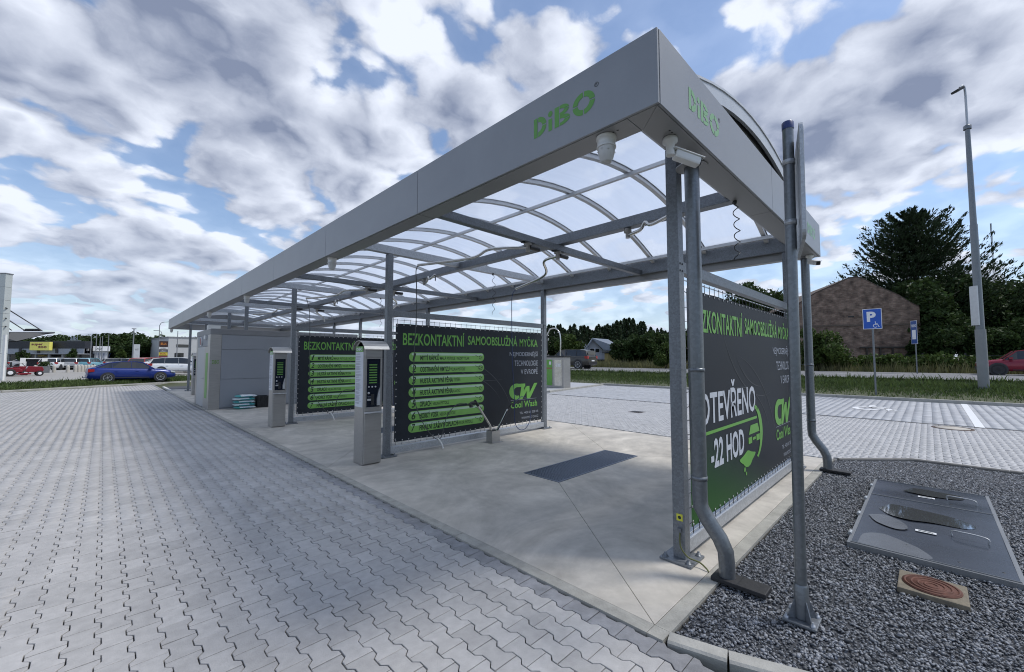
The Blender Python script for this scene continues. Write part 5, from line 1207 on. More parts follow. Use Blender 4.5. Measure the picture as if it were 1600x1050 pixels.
for k, (a, b, m_, tx, tm) in enumerate(((.74, .99, mat('sign_dark_board', (.04, .015, .012), .5), 'BILLA', mat('orange_letters', (.55, .20, .03), .5)), (.60, .71, mat('sign_white_board', (.6, .6, .6), .5), 'ZAHRADA', dark), (.47, .56, mat('sign_grey_board', (.10, .10, .12), .5), 'dm', white), (.30, .45, mat('sign_yellow_board', (.50, .40, .05), .5), 'KiK', lampr), (.02, .27, mat('sign_maroon_board', (.16, .03, .05), .5), None, None))):
    MB().box(-w/2-.03, w/2+.03, -.05, -.01, z0+H_*a, z0+H_*b).build('board', m_, t)
    if tx: text(tx, -w*.35, w*.35, z0+H_*(a+(b-a)*.3), z0+H_*(a+(b-a)*.75), -.056, tm, 'lettering', t, bold=.02)
MB().box(-w*.4, w*.4, .05, .25, 0, z0).build('base', dark, t)
# pavilion with white band
shopd = mat('shop_dark_wall', (.018, .020, .028), .5); shopg = mat('shop_grey_band', (.27, .29, .32), .6)
t, w, z0, z1 = board('pavilion', 154, 68, 541, 548.5, 37, 'small pavilion with white lettered roof band and pattern printed window', 'building', white, 3.2)
text('LAGO', -w*.10, w*.14, z0+(z1-z0)*.3, z0+(z1-z0)*.7, -.01, ink, 'lettering', t, bold=.02)
zz0 = 0; MB().box(-w*.40, w*.42, .4, 3.0, zz0, z0-.02).build('wall', mat('pavilion_wall', (.50, .52, .55), .5), t)
pr = MB(); random.seed(5)
for k in range(9): x = -w*.36+k*w*.09; pr.bar((x, .38, .3), (x+random.uniform(-.5, .5), .38, z0-.35), .02, .12, (0, 1, 0))
pr.build('window_pattern', mat('blue_window_print', (.03, .06, .2), .4), t)
MB().box(-w*.46, -w*.42, .2, 3.0, 0, z0-.02).build('corner_post', polem, t)
# main shop
t, w, z0, z1 = board('pet_shop', 62, 66, 533, 544.5, 142, 'long low dark shop building with grey band and yellow sign', 'building', shopd, 1.2, yaw=HR)
zb1 = at(60, 552.5, 66).z-.3
_r = ray(130); _k = (_r.dot(Vector((RT[0], RT[1], 0))))/(_r.dot(Vector((FW[0], FW[1], 0))))       # plan of the hall behind the facade
MB().prism([(-w/2, 1.3), (w/2, 1.3), (w/2+_k*16, 17), (-w/2+_k*16, 17)], 0, z1-.3).build('hall', shopd, t)
MB().box(-w/2, w/2, -.12, -.02, zb1, z0-.02).build('grey_band', shopg, t)
for k in range(5): xx = -w/2+w*(k+.55)/5; MB().box(xx-.15, xx+.15, -.3, -.125, zb1-.1, z0+.1).build('band_fin', shopd, t)
MB().box(-w/2, w/2, .5, 1.6, 0, zb1).build('shop_front', mat('shop_glass_dark', (.012, .013, .018), .15, spec=.7), t)
MB().box(-w/2-.4, w/2+.4, -2.2, .45, zb1-.12, zb1-.005).build('awning', shopg, t)
for k in range(7): xx = -w/2+w*(k+.3)/7; MB().box(xx-.12, xx+.12, -1.9, -1.7, 0, zb1-.13).build('column', polem, t)
yb_ = MB().box(w*(64-62)/142.-1.3+.6, w*(64-62)/142.+1.9+.6-.1, -.9, -.45, at(70, 547.5, 66).z-.3, at(70, 534.5, 66).z-.3); ys = yb_.build('yellow_sign', mat('pet_sign_yellow', (.62, .58, .13), .5, emit=((.62, .58, .13), .12)), t)
xa, xb = w*2/142.-.6, w*2/142.+2.3; za, zb_ = at(70, 547, 66).z-.3, at(70, 535, 66).z-.3
mrn = mat('maroon_letters', (.16, .01, .03), .5)
text('super', xa+.15, xa+2.0, za+(zb_-za)*.50, za+(zb_-za)*.82, -.91, mrn, 'lettering', ys, bold=.04); text('zoo', xa+1.2, xa+2.6, za+(zb_-za)*.22, za+(zb_-za)*.50, -.91, mrn, 'lettering', ys, bold=.04)
text('albi', w*.34, w*.42, z1+.15, z1+.8, -.05, greyp, 'lettering', t, bold=.02); MB().box(w*.30, w*.45, 0, .1, z1+.0, z1+.12).build('sign_rail', polem, t)
MB().box(w*.02, w*.13, -.9, -.5, at(70, 557, 66).z-.3, at(70, 554.5, 66).z-.3).build('entry_sign', mat('entry_sign_yellow', (.25, .2, .05), .5), t)
for k, (u, wpx) in enumerate(((36, 9), (70, 9))):
    s_, w2, a_, b_ = board('white_advert_post', u, 50, 559.3, 574, wpx, 'white square advert pillar, %s of the pair before the shop' % ['left', 'right'][k], 'advert pillar', whitep, .5); s_['group'] = 'white advert pillars'
bs, w2, a_, b_ = board('glass_shelter', 53, 51, 559.8, 561, 26, 'low glass shelter between the white advert pillars', 'shelter', whitep, 1.5)
MB().box(-w2/2+.1, w2/2-.1, 1.2, 1.24, .2, a_-.02).build('back_glass', shopd, bs); MB().box(-w2/2, w2/2, .0, 1.5, -.02, .1).build('base', polem, bs)
# tall white pylon with cables and dark wing roof at the left edge
py_ = thing('pylon', tuple(gx(3, 27, .28)), 'tall pale tiled pylon column cut by the left edge, with cables', 'column'); b = gx(1, 27, .28)
q = thing_m = MB()
R2 = Vector((RT[0], RT[1], 0)); F2 = Vector((FW[0], FW[1], 0)).normalized()
def obox(mb, c, hw, hd_, z0, z1):
    vs = [Vector((c.x, c.y, z))+R2*a*hw+F2*e*hd_ for z in (z0, z1) for a, e in ((-1, -1), (1, -1), (1, 1), (-1, 1))]
    return mb.add(vs, [(0, 3, 2, 1), (4, 5, 6, 7), (0, 1, 5, 4), (1, 2, 6, 5), (2, 3, 7, 6), (3, 0, 4, 7)])
zt = at(2, 427, 27).z; nz = 8
for k in range(nz):
    q = MB(); obox(q, b, .19, .19, .28+(zt-.28)*k/nz+.008, .28+(zt-.28)*(k+1)/nz-.008); q.build('cladding_tile', mat('pylon_cladding', (.45, .48, .47), .5, .1, .06, 2), py_)
q = MB(); obox(q, b, .175, .175, .28, zt-.02); q.build('core', polem, py_); q = MB(); obox(q, b, .22, .22, zt, zt+.06); q.build('cap', polem, py_)
cb = MB()
for v1_, (u2, v2_) in zip((481, 497, 510), ((66, 517), (38, 516), (18, 516))): cb.tube([at(9, v1_, 27), at(u2, v2_, 34)], .035, 6)
cb.build('stay_cable', dark, py_)
aw = thing('wing_roof', tuple(gx(40, 33, .3)), 'dark wing shaped awning hung from the pylon cables', 'awning')
FR = ray(60); A_, B_ = at(-30, 518.5, 33), at(86, 518.5, 36)
vs = [A_, B_, B_+FR*1.5+Vector((0, 0, .0)), A_+FR*9, A_-Vector((0, 0, .35)), B_-Vector((0, 0, .08)), B_+FR*1.5-Vector((0, 0, .08)), A_+FR*9-Vector((0, 0, .35))]
MB().add(vs, [(0, 1, 2, 3), (7, 6, 5, 4), (0, 4, 5, 1), (1, 5, 6, 2), (2, 6, 7, 3), (3, 7, 4, 0)]).build('roof', mat('wing_roof_grey', (.12, .13, .14), .5), aw)
q = MB(); q.add([at(-20, 519.5, 33), at(82, 519.6, 36), at(26, 533, 34), at(-20, 534, 33)], [(0, 1, 2, 3)]); q.add([at(-20, 519.5, 33)+FR*3, at(82, 519.6, 36)+FR*.3, at(26, 533, 34)+FR*2.0, at(-20, 534, 33)+FR*3], [(3, 2, 1, 0)]); q.build('soffit', mat('wing_soffit_dark', (.05, .055, .06), .6), aw)
q = MB(); q.add([at(36, 516, 36), at(64, 516, 36), at(60, 513.5, 36), at(40, 513.5, 36)]+[at(36, 516, 36)+FR*2, at(64, 516, 36)+FR*2, at(60, 513.5, 36)+FR*2, at(40, 513.5, 36)+FR*2], [(0, 1, 2, 3), (7, 6, 5, 4), (3, 2, 6, 7), (0, 4, 5, 1), (1, 5, 6, 2), (0, 3, 7, 4)]); q.build('roof_light', dark, aw)
sg2 = thing('blue_price_column', tuple(gx(6, 29, .28)), 'slim white and blue price column beside the pylon at the left edge', 'sign'); b = gx(5.6, 26.2, .28)
q = MB(); obox(q, b, .08, .05, .28, at(6, 523, 26.4).z); q.build('frame', whitep, sg2); q = MB(); obox(q, b-FR*.06-R2*.02, .05, .006, at(6, 540, 26.4).z, at(6, 524, 26.4).z); q.build('blue_panel', blue, sg2)
# white office building on the left middle
ob_ = thing('office_building', tuple(gx(290, 85, .3)), 'pale two storey flat roofed building beyond the car park', 'building'); ofc = mat('office_wall', (.42, .43, .43), .7, 0, .04, .5)
c_ = gx(262, 78, .3); zt = at(280, 529, 82).z
ax_o = (R2*.62+F2*.78).normalized(); ay_o = Vector((-ax_o.y, ax_o.x, 0))
def okbox(mb, o, x0, x1, y0, y1, z0, z1):
    vs = [Vector((o.x, o.y, z))+ax_o*x+ay_o*y for z in (z0, z1) for x, y in ((x0, y0), (x1, y0), (x1, y1), (x0, y1))]
    return mb.add(vs, [(0, 3, 2, 1), (4, 5, 6, 7), (0, 1, 5, 4), (1, 2, 6, 5), (2, 3, 7, 6), (3, 0, 4, 7)])
okbox(MB(), c_, 0, 45, 0, 14, .3, zt).build('wall', ofc, ob_); okbox(MB(), c_, -.1, 45.1, -.1, 14.1, zt, zt+.2).build('parapet', polem, ob_)
for k in range(9):
    q = okbox(MB(), c_, 1.2+k*4.6, 3.4+k*4.6, -.05, .03, zt-1.8, zt-1.25).build('window', glassd, ob_)
    q = okbox(MB(), c_, 1.0+k*4.6, 2.4+k*4.6, -.05, .03, zt-4.9, zt-2.9).build('window', glassd, ob_)
for k, (u, d, c2_) in enumerate(((147, 95, (.2, .21, .2)), (228, 110, (.30, .22, .16)), (236, 120, (.35, .34, .33)))):
    pass
# ------------------------------------------------------------------ vegetation
def leafmat(n, c1, c2, tr=.25): return mat(n, c1, .55, 0, .3, .9, col2=c2, tone=.35, trans=tr, spec=.12)
lf_dark = leafmat('fir_needles', (.015, .027, .015), (.040, .062, .028), .12)
lf_mid = leafmat('dark_broadleaf', (.020, .036, .013), (.056, .090, .028))
lf_light = leafmat('hedge_leaves', (.035, .055, .016), (.085, .13, .032))
lf_pine = leafmat('forest_crowns', (.026, .042, .024), (.060, .088, .040), .15)
bark = mat('tree_bark', (.055, .045, .035), .9, 0, .3, 9, bump=.6)
def quads(P_, s, name, m, parent=None, org=(0, 0, 0), flat=.0, stretch=1.6, dirs=None):
    k = len(P_); a = rng.normal(size=(k, 3)) if dirs is None else dirs+rng.normal(0, .25, (k, 3)); a /= np.linalg.norm(a, axis=1)[:, None]
    b = rng.normal(size=(k, 3)); b -= a*(a*b).sum(1)[:, None]; b /= np.linalg.norm(b, axis=1)[:, None]
    s = s*rng.uniform(.6, 1.4, (k, 1)); A = a*s*stretch/2; B = b*s/2
    v = np.stack((P_-A, P_+B*.9, P_+A, P_-B*.9), 1).reshape(-1, 3)
    return raw(name, v, np.full(k, 4), np.arange(4*k), m, parent, org=org, tone=np.repeat(rng.random(k), 4))
def crown(c, r, nblob, nleaf, s, name, m, parent, org, squash=.85, hole=.2):
    c = np.array(c); r = np.array(r, float); B = []
    for k in range(nblob):
        d = rng.normal(size=3); d /= np.linalg.norm(d); B.append((c+d*r*rng.uniform(.25, .80), rng.uniform(.22, .42)*r.mean()))
    n_ = nleaf//nblob; P_ = []
    for bc_, br_ in B:
        d = rng.normal(size=(n_, 3)); d /= np.linalg.norm(d, axis=1)[:, None]; rad = rng.uniform(.35, 1.08, (n_, 1))**.5; P_.append(bc_+d*rad*br_*np.array([1, 1, squash]))
    return quads(np.concatenate(P_), s, name, m, parent, org)
def tree(base, h, rw, lab, cat='tree', m=None, nleaf=5000, s=.22, trunk_h=.3, group=None, name='broadleaf_tree', nblob=26):
    b = Vector(base); t = thing(name, tuple(b), lab, cat, group)
    r0 = max(.08, h*.022)
    tb = MB().tube([b-Vector((0, 0, .2)), b+Vector((.1, 0, h*.35)), b+Vector((0, .1, h*.8))], [r0, r0*.7, r0*.2], 8)
    for k in range(5):
        a = k*1.3; p0 = b+Vector((0, 0, h*(.3+.08*k))); tb.tube([p0, p0+Vector((math.cos(a)*rw*.4, math.sin(a)*rw*.4, h*.14)), p0+Vector((math.cos(a)*rw*.7, math.sin(a)*rw*.7, h*.22))], [r0*.4, r0*.25, r0*.08], 6)
    tb.build('trunk', bark, t)
    crown((b.x, b.y, b.z+h*(trunk_h+(1-trunk_h)/2)), (rw, rw, h*(1-trunk_h)/2), nblob, nleaf, s, 'crown', m or lf_mid, t, tuple(b)); return t
def bush(base, h, rw, lab, m=None, nleaf=2500, s=.12, group=None, cat='shrub', name='shrub'):
    b = Vector(base); t = thing(name, tuple(b), lab, cat, group)
    st = MB()
    for k in range(5): a = k*1.25; st.tube([b, b+Vector((math.cos(a)*rw*.5, math.sin(a)*rw*.5, h*.7))], [.03, .01], 5)
    st.build('stems', bark, t); crown((b.x, b.y, b.z+h*.5), (rw, rw, h*.52), 18, nleaf, s, 'foliage', m or lf_light, t, tuple(b)); return t
def spruce(base, h, rw, lab, group=None, n=900, s=.35, m=None):
    b = Vector(base); t = thing('spruce_tree', tuple(b), lab, 'conifer', group); MB().tube([b, b+Vector((0, 0, h))], [h*.018, .02], 6).build('trunk', bark, t)
    z = rng.uniform(.12, 1, n)**.8; a = rng.uniform(0, 6.283, n); wob = 1+.25*np.sin(z*38+rng.uniform(0, 6))+.15*np.sin(a*5)
    r = rw*(1-z)*wob*rng.uniform(.3, 1, n)**.5+.1; P_ = np.stack((b.x+r*np.cos(a), b.y+r*np.sin(a), b.z+h*z-r*.25), -1)
    quads(P_, s, 'crown', m or lf_pine, t, tuple(b), dirs=np.stack((np.cos(a), np.sin(a), -.3*np.ones(n)), -1)); return t
# old fir behind the barn: drooping branches with upturned, tufted tips
def old_fir(base, h, rw, lab):
    b = Vector(base); t = thing('old_fir_tree', tuple(b), lab, 'conifer'); tb = MB().tube([b, b+Vector((.2, 0, h*.5)), b+Vector((0, 0, h))], [.38, .24, .03], 8); P_ = []; Dd = []
    lev = 25
    for L in range(lev):
        z = .16+.82*L/(lev-1); nb_ = 11 if z < .8 else 7
        for k in range(nb_):
            a = k*2*math.pi/nb_+L*.7+random.uniform(-.3, .3); ln = rw*(1-z)**.62*random.uniform(.60, 1.12)+.45; p = b+Vector((0, 0, h*z)); pts_ = [p]; seg = 8
            for q in range(1, seg+1):
                f = q/seg; dzz = (.30 if z > .6 else .12)*ln*f+ln*.30*f**3-.10*ln*math.sin(f*3.1); pts_.append(p+Vector((math.cos(a+.25*f)*ln*f, math.sin(a+.25*f)*ln*f, dzz)))
            tb.tube(pts_, [.055*(1-q/(seg+1)) for q in range(seg+1)], 4, cap=False)
            for q in range(1, seg+1):
                d = (pts_[q]-pts_[q-1]).normalized(); side = d.cross(Vector((0, 0, 1))).normalized(); wd = ln*.26*math.sin(min(1, q/seg*1.0)*2.4)
                for s_ in range(34):
                    o = random.uniform(-1, 1); c_ = pts_[q]+side*o*wd+d*random.uniform(-.45, .35)*ln/seg*1.6+Vector((0, 0, -abs(o)*wd*.18+random.gauss(0, .05))); P_.append(tuple(c_)); Dd.append(tuple(d*.9+side*o*1.1+Vector((0, 0, .15))))
    tb.build('trunk', bark, t)
    quads(np.array(P_), .125, 'crown', lf_dark, t, tuple(b), stretch=3.4, dirs=np.array(Dd)); print('fir', len(P_)); return t
fb_ = gx(1437, 50, .7); top_ = at(1437, 331, 50)
old_fir(fb_, top_.z-.7, 10.3, 'big dark fir with ragged branches standing behind the brick barn')
for k, (u, d, v, rw_, l) in enumerate(((1505, 46, 398, 3.8, 'dark tree right behind the lamp post, right of the fir'), (1548, 48, 426, 4.2, 'dark dense tree between the lamp post and the right edge'), (1592, 44, 412, 3.6, 'dark tree at the right edge behind the red hatchback'), (1458, 43, 432, 3.6, 'dark leafy tree at the right end of the barn'), (1640, 46, 400, 5, 'dark tree mostly beyond the right edge'), (1420, 47, 425, 3.0, 'dark leafy tree between barn gable and fir'))):
    tree(gx(u, d, .7), at(u, v, d).z-.7, rw_, l, m=lf_mid, nleaf=11000, s=.26, trunk_h=.06, nblob=34)
for k, (u, d, v, rw_, l) in enumerate(((1480, 40.5, 500, 2.6, 'dark undergrowth bush below the fir, right of the barn'), (1530, 40, 505, 3.0, 'dark undergrowth bush behind the lamp post base'), (1580, 40, 500, 3.0, 'dark undergrowth bush behind the red hatchback'), (1440, 41, 520, 2.0, 'dark undergrowth bush touching the barn corner'))):
    bush(gx(u, d, .7), at(u, v, d).z-.7, rw_, l, m=lf_mid, nleaf=7000, s=.2)
bush(gx(1281, 30.5+4, .7), at(1281, 505, 34).z-.7, 2.3, 'light green bush before the left part of the barn', m=lf_light, nleaf=6000, s=.16)
bush(gx(1300, 33.5+3, .7), 1.6, 1.5, 'low green bush right of the light green bush', m=lf_light, nleaf=2500, s=.16)
tree(gx(1196, 62, .7), at(1196, 420, 62).z-.7, 5.6, 'round topped dark tree seen over the nearest banner rail', m=lf_mid, nleaf=12000, s=.30, trunk_h=.1)
tree(gx(1160, 66, .7), at(1160, 470, 62).z-.7, 3.0, 'small dark tree left of the round topped one, behind the nearest banner', m=lf_mid, nleaf=4000, s=.3, trunk_h=.1)
# tree belt behind the houses and the meadow
bush_l = [(985, 54, 522, 4.4), (1003, 56, 520, 4.0), (1020, 53, 517, 4.6), (1042, 55, 512, 4.6), (1070, 56, 515, 5), (1100, 56, 510, 5)]
for k, (u, d, v, rw_) in enumerate(bush_l):
    tree(gx(u, d, .7), at(u, v, d).z-.7, rw_*.62, '%s of the leafy trees right of the white house behind the meadow' % ['leftmost', 'second from the left', 'third from the left', 'fourth from the left', 'fifth from the left', 'rightmost'][k], m=[lf_mid, lf_light, lf_mid][k % 3], nleaf=7000, s=.28, trunk_h=.05, group='leafy trees behind the meadow')
bush(gx(1040, 41, .7), 2.6, 1.6, 'light green young bush at the meadow edge beside the nearest post', m=lf_light, nleaf=3000, s=.16)
tree(gx(893, 70, .7), at(893, 520, 70).z-.7, 3.0, 'pointed green tree left of the red roofed house', m=lf_light, nleaf=4000, s=.3, trunk_h=.1); tree(gx(870, 75, .7), at(870, 522, 75).z-.7, 3.0, 'leafy tree behind the vacuum station', m=lf_mid, nleaf=4000, s=.3, trunk_h=.1)
protos = []; random.seed(11)
u = 858; k = 0
sp0 = None; slots = []
while u < 1120:
    slots.append((u, random.uniform(95, 150), 519+6*math.sin(u*.05)-random.uniform(0, 12)-(6 if 890 < u < 1010 else 0))); u += random.uniform(2.2, 4.4)
def relabel(k, n): return None
base_tree = []
for k in range(4):
    b0 = thing('spruce_tree', (0, 0, 0), 'x', 'conifer'); MB().tube([(0, 0, 0), (0, 0, 1)], [.018, .002], 6).build('trunk', bark, b0)
    n = 700; z = rng.uniform(.06, 1, n)**.85; a = rng.uniform(0, 6.283, n); r = .24*(1-z)**.8*(1+.25*np.sin(z*36+k))*rng.uniform(.3, 1, n)**.5+.006
    quads(np.stack((r*np.cos(a), r*np.sin(a), z-r*.25), -1), .045, 'crown', lf_pine, b0, dirs=np.stack((np.cos(a), np.sin(a), -.3*np.ones(n)), -1)); base_tree.append(b0)
for k, (u, d, v) in enumerate(slots):
    src = base_tree[k % 4]; o = src if k < 4 else copy_tree(src); p = gx(u, d, .7); hh = at(u, v, d).z-.7
    o.location = p; f = random.uniform(.7, 1.1); o.scale = (hh*f, hh*f, hh); o.rotation_euler = (0, 0, random.uniform(0, 6)); o['label'] = 'dark spruce in the wooded ridge seen between the canopy posts'; o['category'] = 'conifer'; o['group'] = 'spruces of the far wooded ridge'
# trees on the left skyline
left = [(20, 100, 520, 6), (45, 98, 522, 6), (85, 96, 519, 7), (110, 95, 522, 6), (128, 100, 525, 6), (150, 97, 528, 6), (172, 92, 517, 7.5), (184, 96, 522, 7), (200, 92, 518, 7.5), (218, 88, 529, 6), (236, 95, 527, 7), (254, 96, 531, 6), (268, 94, 524, 6), (285, 98, 520, 7), (302, 100, 522, 7)]
tb0 = None
for k, (u, d, v, rw_) in enumerate(left):
    hh = at(u, v, d).z-.3
    if k < 3:
        tree((0, 0, 0), 10, 6.5, 'x', m=[lf_mid, lf_light, lf_mid][k], nleaf=8000, s=.42, trunk_h=.05, nblob=30); o = [q for q in COL.objects if q.name.startswith('broadleaf_tree')][-1]
        o = sorted([q for q in COL.objects if q.get('label') == 'x' and q.name.startswith('broadleaf_tree')], key=lambda q: q.name)[-1]; left[k] = left[k]+(o,)
    else: o = copy_tree(left[k % 3][4])
    o.location = gx(u, d, .3); sc_ = hh/10; o.scale = (rw_/6.5, rw_/6.5, sc_); o.rotation_euler = (0, 0, k*1.7)
    o['label'] = ['leafy tree above the wing awning', 'leafy tree right of the pylon, over the dark shop', 'tree crown above the yellow shop sign', 'tree crown above the dark shop roof, right of the yellow sign', 'tree crown above the right end of the dark shop', 'dark tree behind the leftmost flagpoles', 'tall dark tree behind the rightmost flagpole', 'dark tree right of the flagpoles over the blue saloon roof', 'tall tree left of the slim lamp post', 'tree crown above the white totem sign', 'tree crown right of the white totem sign', 'tree crown behind the curved street lamp', 'tree crown above the stacked shop sign', 'tree crown above the pale office building', 'tree crown behind the far corner of the canopy'][k]; o['category'] = 'tree'; o['group'] = 'skyline trees behind the shops'
tree(gx(112, 56, .3), 3.1, .62, 'small dark tree before the shop, over the silver car', m=lf_mid, nleaf=1600, s=.13, trunk_h=.25); tree(gx(36, 54, .3), 2.8, .62, 'small dark tree before the shop, over the left advert pillar', m=lf_mid, nleaf=1600, s=.13, trunk_h=.25); tree(gx(189, 70, .3), 3.2, .7, 'small light green tree between pavilion and totem sign', m=lf_light, nleaf=2500, s=.25, trunk_h=.1)
quads(np.array([[c_x, c_y, 1.05+z_] for c_x, c_y, z_ in zip(gx(70, 41, .3).x+rng.normal(0, .2, 500), gx(70, 41, .3).y+rng.normal(0, .2, 500), rng.uniform(-.1, .35, 500))]), .09, 'shrub', lf_mid, pt_, tuple(ORG[pt_.name]))
# ------------------------------------------------------------------ grass strips
bladem = mat('grass_blades', (.055, .090, .022), .6, 0, .3, .7, col2=(.12, .17, .05), tone=.45, trans=.3); dry = mat('tall_meadow_grass', (.085, .095, .035), .7, 0, .3, .5, col2=(.19, .18, .085), tone=.4, trans=.3)
def grass(name, X_, Y_, h, w, m, z0=None, lean=.35):
    k = len(X_); z = T(X_, Y_) if z0 is None else np.full(k, z0); a = rng.uniform(0, 6.283, k); hh = h*rng.lognormal(0, .35, k); L_x = rng.normal(0, lean, k)*hh; L_y = rng.normal(0, lean, k)*hh
    b = np.stack((X_, Y_, z-.02), -1); s = np.stack((np.cos(a), np.sin(a), np.zeros(k)), -1)*w/2; t = b+np.stack((L_x, L_y, hh), -1); mdl = b+np.stack((L_x*.3, L_y*.3, hh*.55), -1)
    v = np.stack((b-s, b+s, mdl+s*.7, t, mdl-s*.7), 1).reshape(-1, 3)
    o = raw(name, v, np.full(k, 5), np.arange(5*k), m, tone=np.repeat(rng.random(k), 5)); tag(o, kind='stuff'); return o
n = 90000; X_ = rng.uniform(20.5, 26.0, n); Y_ = rng.uniform(-9, 34, n); pr_ = rng.random(n) < (.10+.90*sm((X_-21.0)/2.4)); ok, _ = seen(X_, Y_); q = ok & pr_
grass('verge_grass', X_[q], Y_[q], .11, .035, bladem)
n = 26000; X_ = rng.uniform(23.6, 26.0, n); Y_ = rng.uniform(-9, 34, n); ok, _ = seen(X_, Y_); grass('long_verge_grass', X_[ok], Y_[ok], .17, .04, bladem)
n = 110000; X_ = rng.uniform(38.8, 60, n); Y_ = rng.uniform(-12, 70, n); ok, _ = seen(X_, Y_); grass('meadow_grass', X_[ok], Y_[ok], .50, .05, dry, .65, .2)
n = 45000; S_ = rng.uniform(-12, 26, n); W_r = rng.uniform(.12, 1, n); wid = np.clip(2.7-.02*(S_+0), 1.8, 3); Nn = .12+W_r*wid; X_ = LA[0]+LD[0]*S_+LN[0]*Nn; Y_ = LA[1]+LD[1]*S_+LN[1]*Nn; ok, _ = seen(X_, Y_); grass('forecourt_verge_grass', X_[ok], Y_[ok], .13, .035, bladem)
# hedge row before the barn
hd = thing('creeper_hedge', tuple(gx(1480, 38.6+3, .7)), 'low overgrown creeper hedge and fence along the road before the barn', 'hedge'); HP = []
for k in range(46): hy = -16+k*.62; hx_ = 41.4+random.uniform(-.4, .4); r_ = random.uniform(.5, .9); d = rng.normal(size=(420, 3)); d /= np.linalg.norm(d, axis=1)[:, None]; HP.append(np.array([hx_, hy, .7+random.uniform(.3, .75)])+d*r_*rng.uniform(.4, 1, (420, 1)))
quads(np.concatenate(HP), .15, 'foliage', lf_light, hd, tuple(ORG[hd.name]))
fn = thing('wire_fence', (42.2, 0, .7), 'dark low wire fence before the brick barn', 'fence'); q = MB()
for k in range(16): y = -14+k*2.2; MB().box(42.15, 42.25, y-.05, y+.05, .6, 2.1).build('post', dark, fn)
for z in (1.0, 1.3, 1.6, 1.9): MB().bar((42.2, -14, z), (42.2, 19, z), .02, .03).build('wire', dark, fn)
# ------------------------------------------------------------------ brick barn
brk = bpy.data.materials.new('old_brickwork'); brk.use_nodes = True; nt = brk.node_tree; bs_ = nt.nodes['Principled BSDF']; bs_.inputs['Roughness'].default_value = .9
bt = nt.nodes.new('ShaderNodeTexBrick'); tcn = nt.nodes.new('ShaderNodeTexCoord'); nt.links.new(tcn.outputs['UV'], bt.inputs['Vector'])
for kk, vv in (('Color1', (.17, .10, .072, 1)), ('Color2', (.27, .185, .135, 1)), ('Mortar', (.15, .135, .12, 1))): bt.inputs[kk].default_value = vv
bt.inputs['Scale'].default_value = 1.0; bt.inputs['Brick Width'].default_value = .30; bt.inputs['Row Height'].default_value = .085; bt.inputs['Mortar Size'].default_value = .012
nz_ = nt.nodes.new('ShaderNodeTexNoise'); nz_.inputs['Scale'].default_value = 1.7; nz_.inputs['Detail'].default_value = 9; nt.links.new(tcn.outputs['UV'], nz_.inputs['Vector'])
mrn_ = nt.nodes.new('ShaderNodeMapRange'); nt.links.new(nz_.outputs[0], mrn_.inputs[0]); mrn_.inputs[1].default_value = .3; mrn_.inputs[2].default_value = .7; mrn_.inputs[3].default_value = .45; mrn_.inputs[4].default_value = 1.5
vsn = nt.nodes.new('ShaderNodeVectorMath'); vsn.operation = 'SCALE'; nt.links.new(bt.outputs[0], vsn.inputs[0]); nt.links.new(mrn_.outputs[0], vsn.inputs['Scale']); nt.links.new(vsn.outputs[0], bs_.inputs['Base Color'])
bpn = nt.nodes.new('ShaderNodeBump'); bpn.inputs['Strength'].default_value = .6; nt.links.new(bt.outputs['Fac'], bpn.inputs['Height']); bpn.invert = True; nt.links.new(bpn.outputs[0], bs_.inputs['Normal'])
DB = 43.5
g0, g1, g2 = gx(1252, DB+1.5, .7), gx(1342, DB+.3, .7), gx(1441, DB-1.6, .7)
barn = thing('brick_barn', tuple(g1), 'weathered brick barn gable beyond the road, half roofed', 'barn')
ga = g0; gb_ = g2; gd = (gb_-ga); GL = gd.length; gu = gd.normalized(); gn = Vector((-gu.y, gu.x, 0))
if gn.dot(F2) < 0: gn = -gn
zr = at(1342, 432, DB).z; zl = at(1256, 483, DB+1.5).z; zrr = at(1441, 487, DB-1.6).z
def bp_(u, v):
    best = min((abs((ga+gd*f-Vector(CAM)).dot(Vector(RT))/(ga+gd*f-Vector(CAM)).dot(Vector(FW))*FPX+800-u), f) for f in [q/400 for q in range(401)])[1]
    p = ga+gd*best; return (GL*best, at(u, v, (p-Vector(CAM)).dot(Vector(FW))).z)
prof = [(0, .5), (GL, .5), (GL, bp_(1440, 479)[1])]+[bp_(u, v) for u, v in ((1432, 475), (1411, 461.5), (1377, 446), (1356, 435), (1345, 432), (1333, 433.5), (1310, 444), (1280, 457))]+[(0, bp_(1254, 474)[1])]
n = len(prof); vs = [ga+gu*x+gn*y+Vector((0, 0, z-ga.z)) for y in (0, .35) for x, z in prof]
wall = MB().add(vs, [tuple(range(n))[::-1], tuple(range(n, 2*n))]+[(k, (k+1) % n, n+(k+1) % n, n+k) for k in range(n)]).build('gable_wall', brk, barn)
uvl = wall.data.uv_layers.new(name='UVMap')
for lp in wall.data.loops:
    i_ = lp.vertex_index % n; uvl.data[lp.index].uv = (prof[i_][0], prof[i_][1])
def gbox(nm, x0, x1, z0, z1, y0, y1, m): 
    vs = [ga+gu*x+gn*y+Vector((0, 0, z-ga.z)) for z in (z0, z1) for x, y in ((x0, y0), (x1, y0), (x1, y1), (x0, y1))]
    return MB().add(vs, [(0, 3, 2, 1), (4, 5, 6, 7), (0, 1, 5, 4), (1, 2, 6, 5), (2, 3, 7, 6), (3, 0, 4, 7)]).build(nm, m, barn)
wood = mat('grey_old_timber', (.05, .042, .035), .85, 0, .3, 8); br_l = mat('brick_ledge', (.13, .10, .08), .9, 0, .3, 4)
zl_ = at(1342, 508, DB).z; gbox('string_course', 0, GL, zl_-.08, zl_+.08, -.05, -.003, br_l)
gbox('small_hole', GL*.42, GL*.47, zl_+.85, zl_+1.0, -.02, -.003, dark)
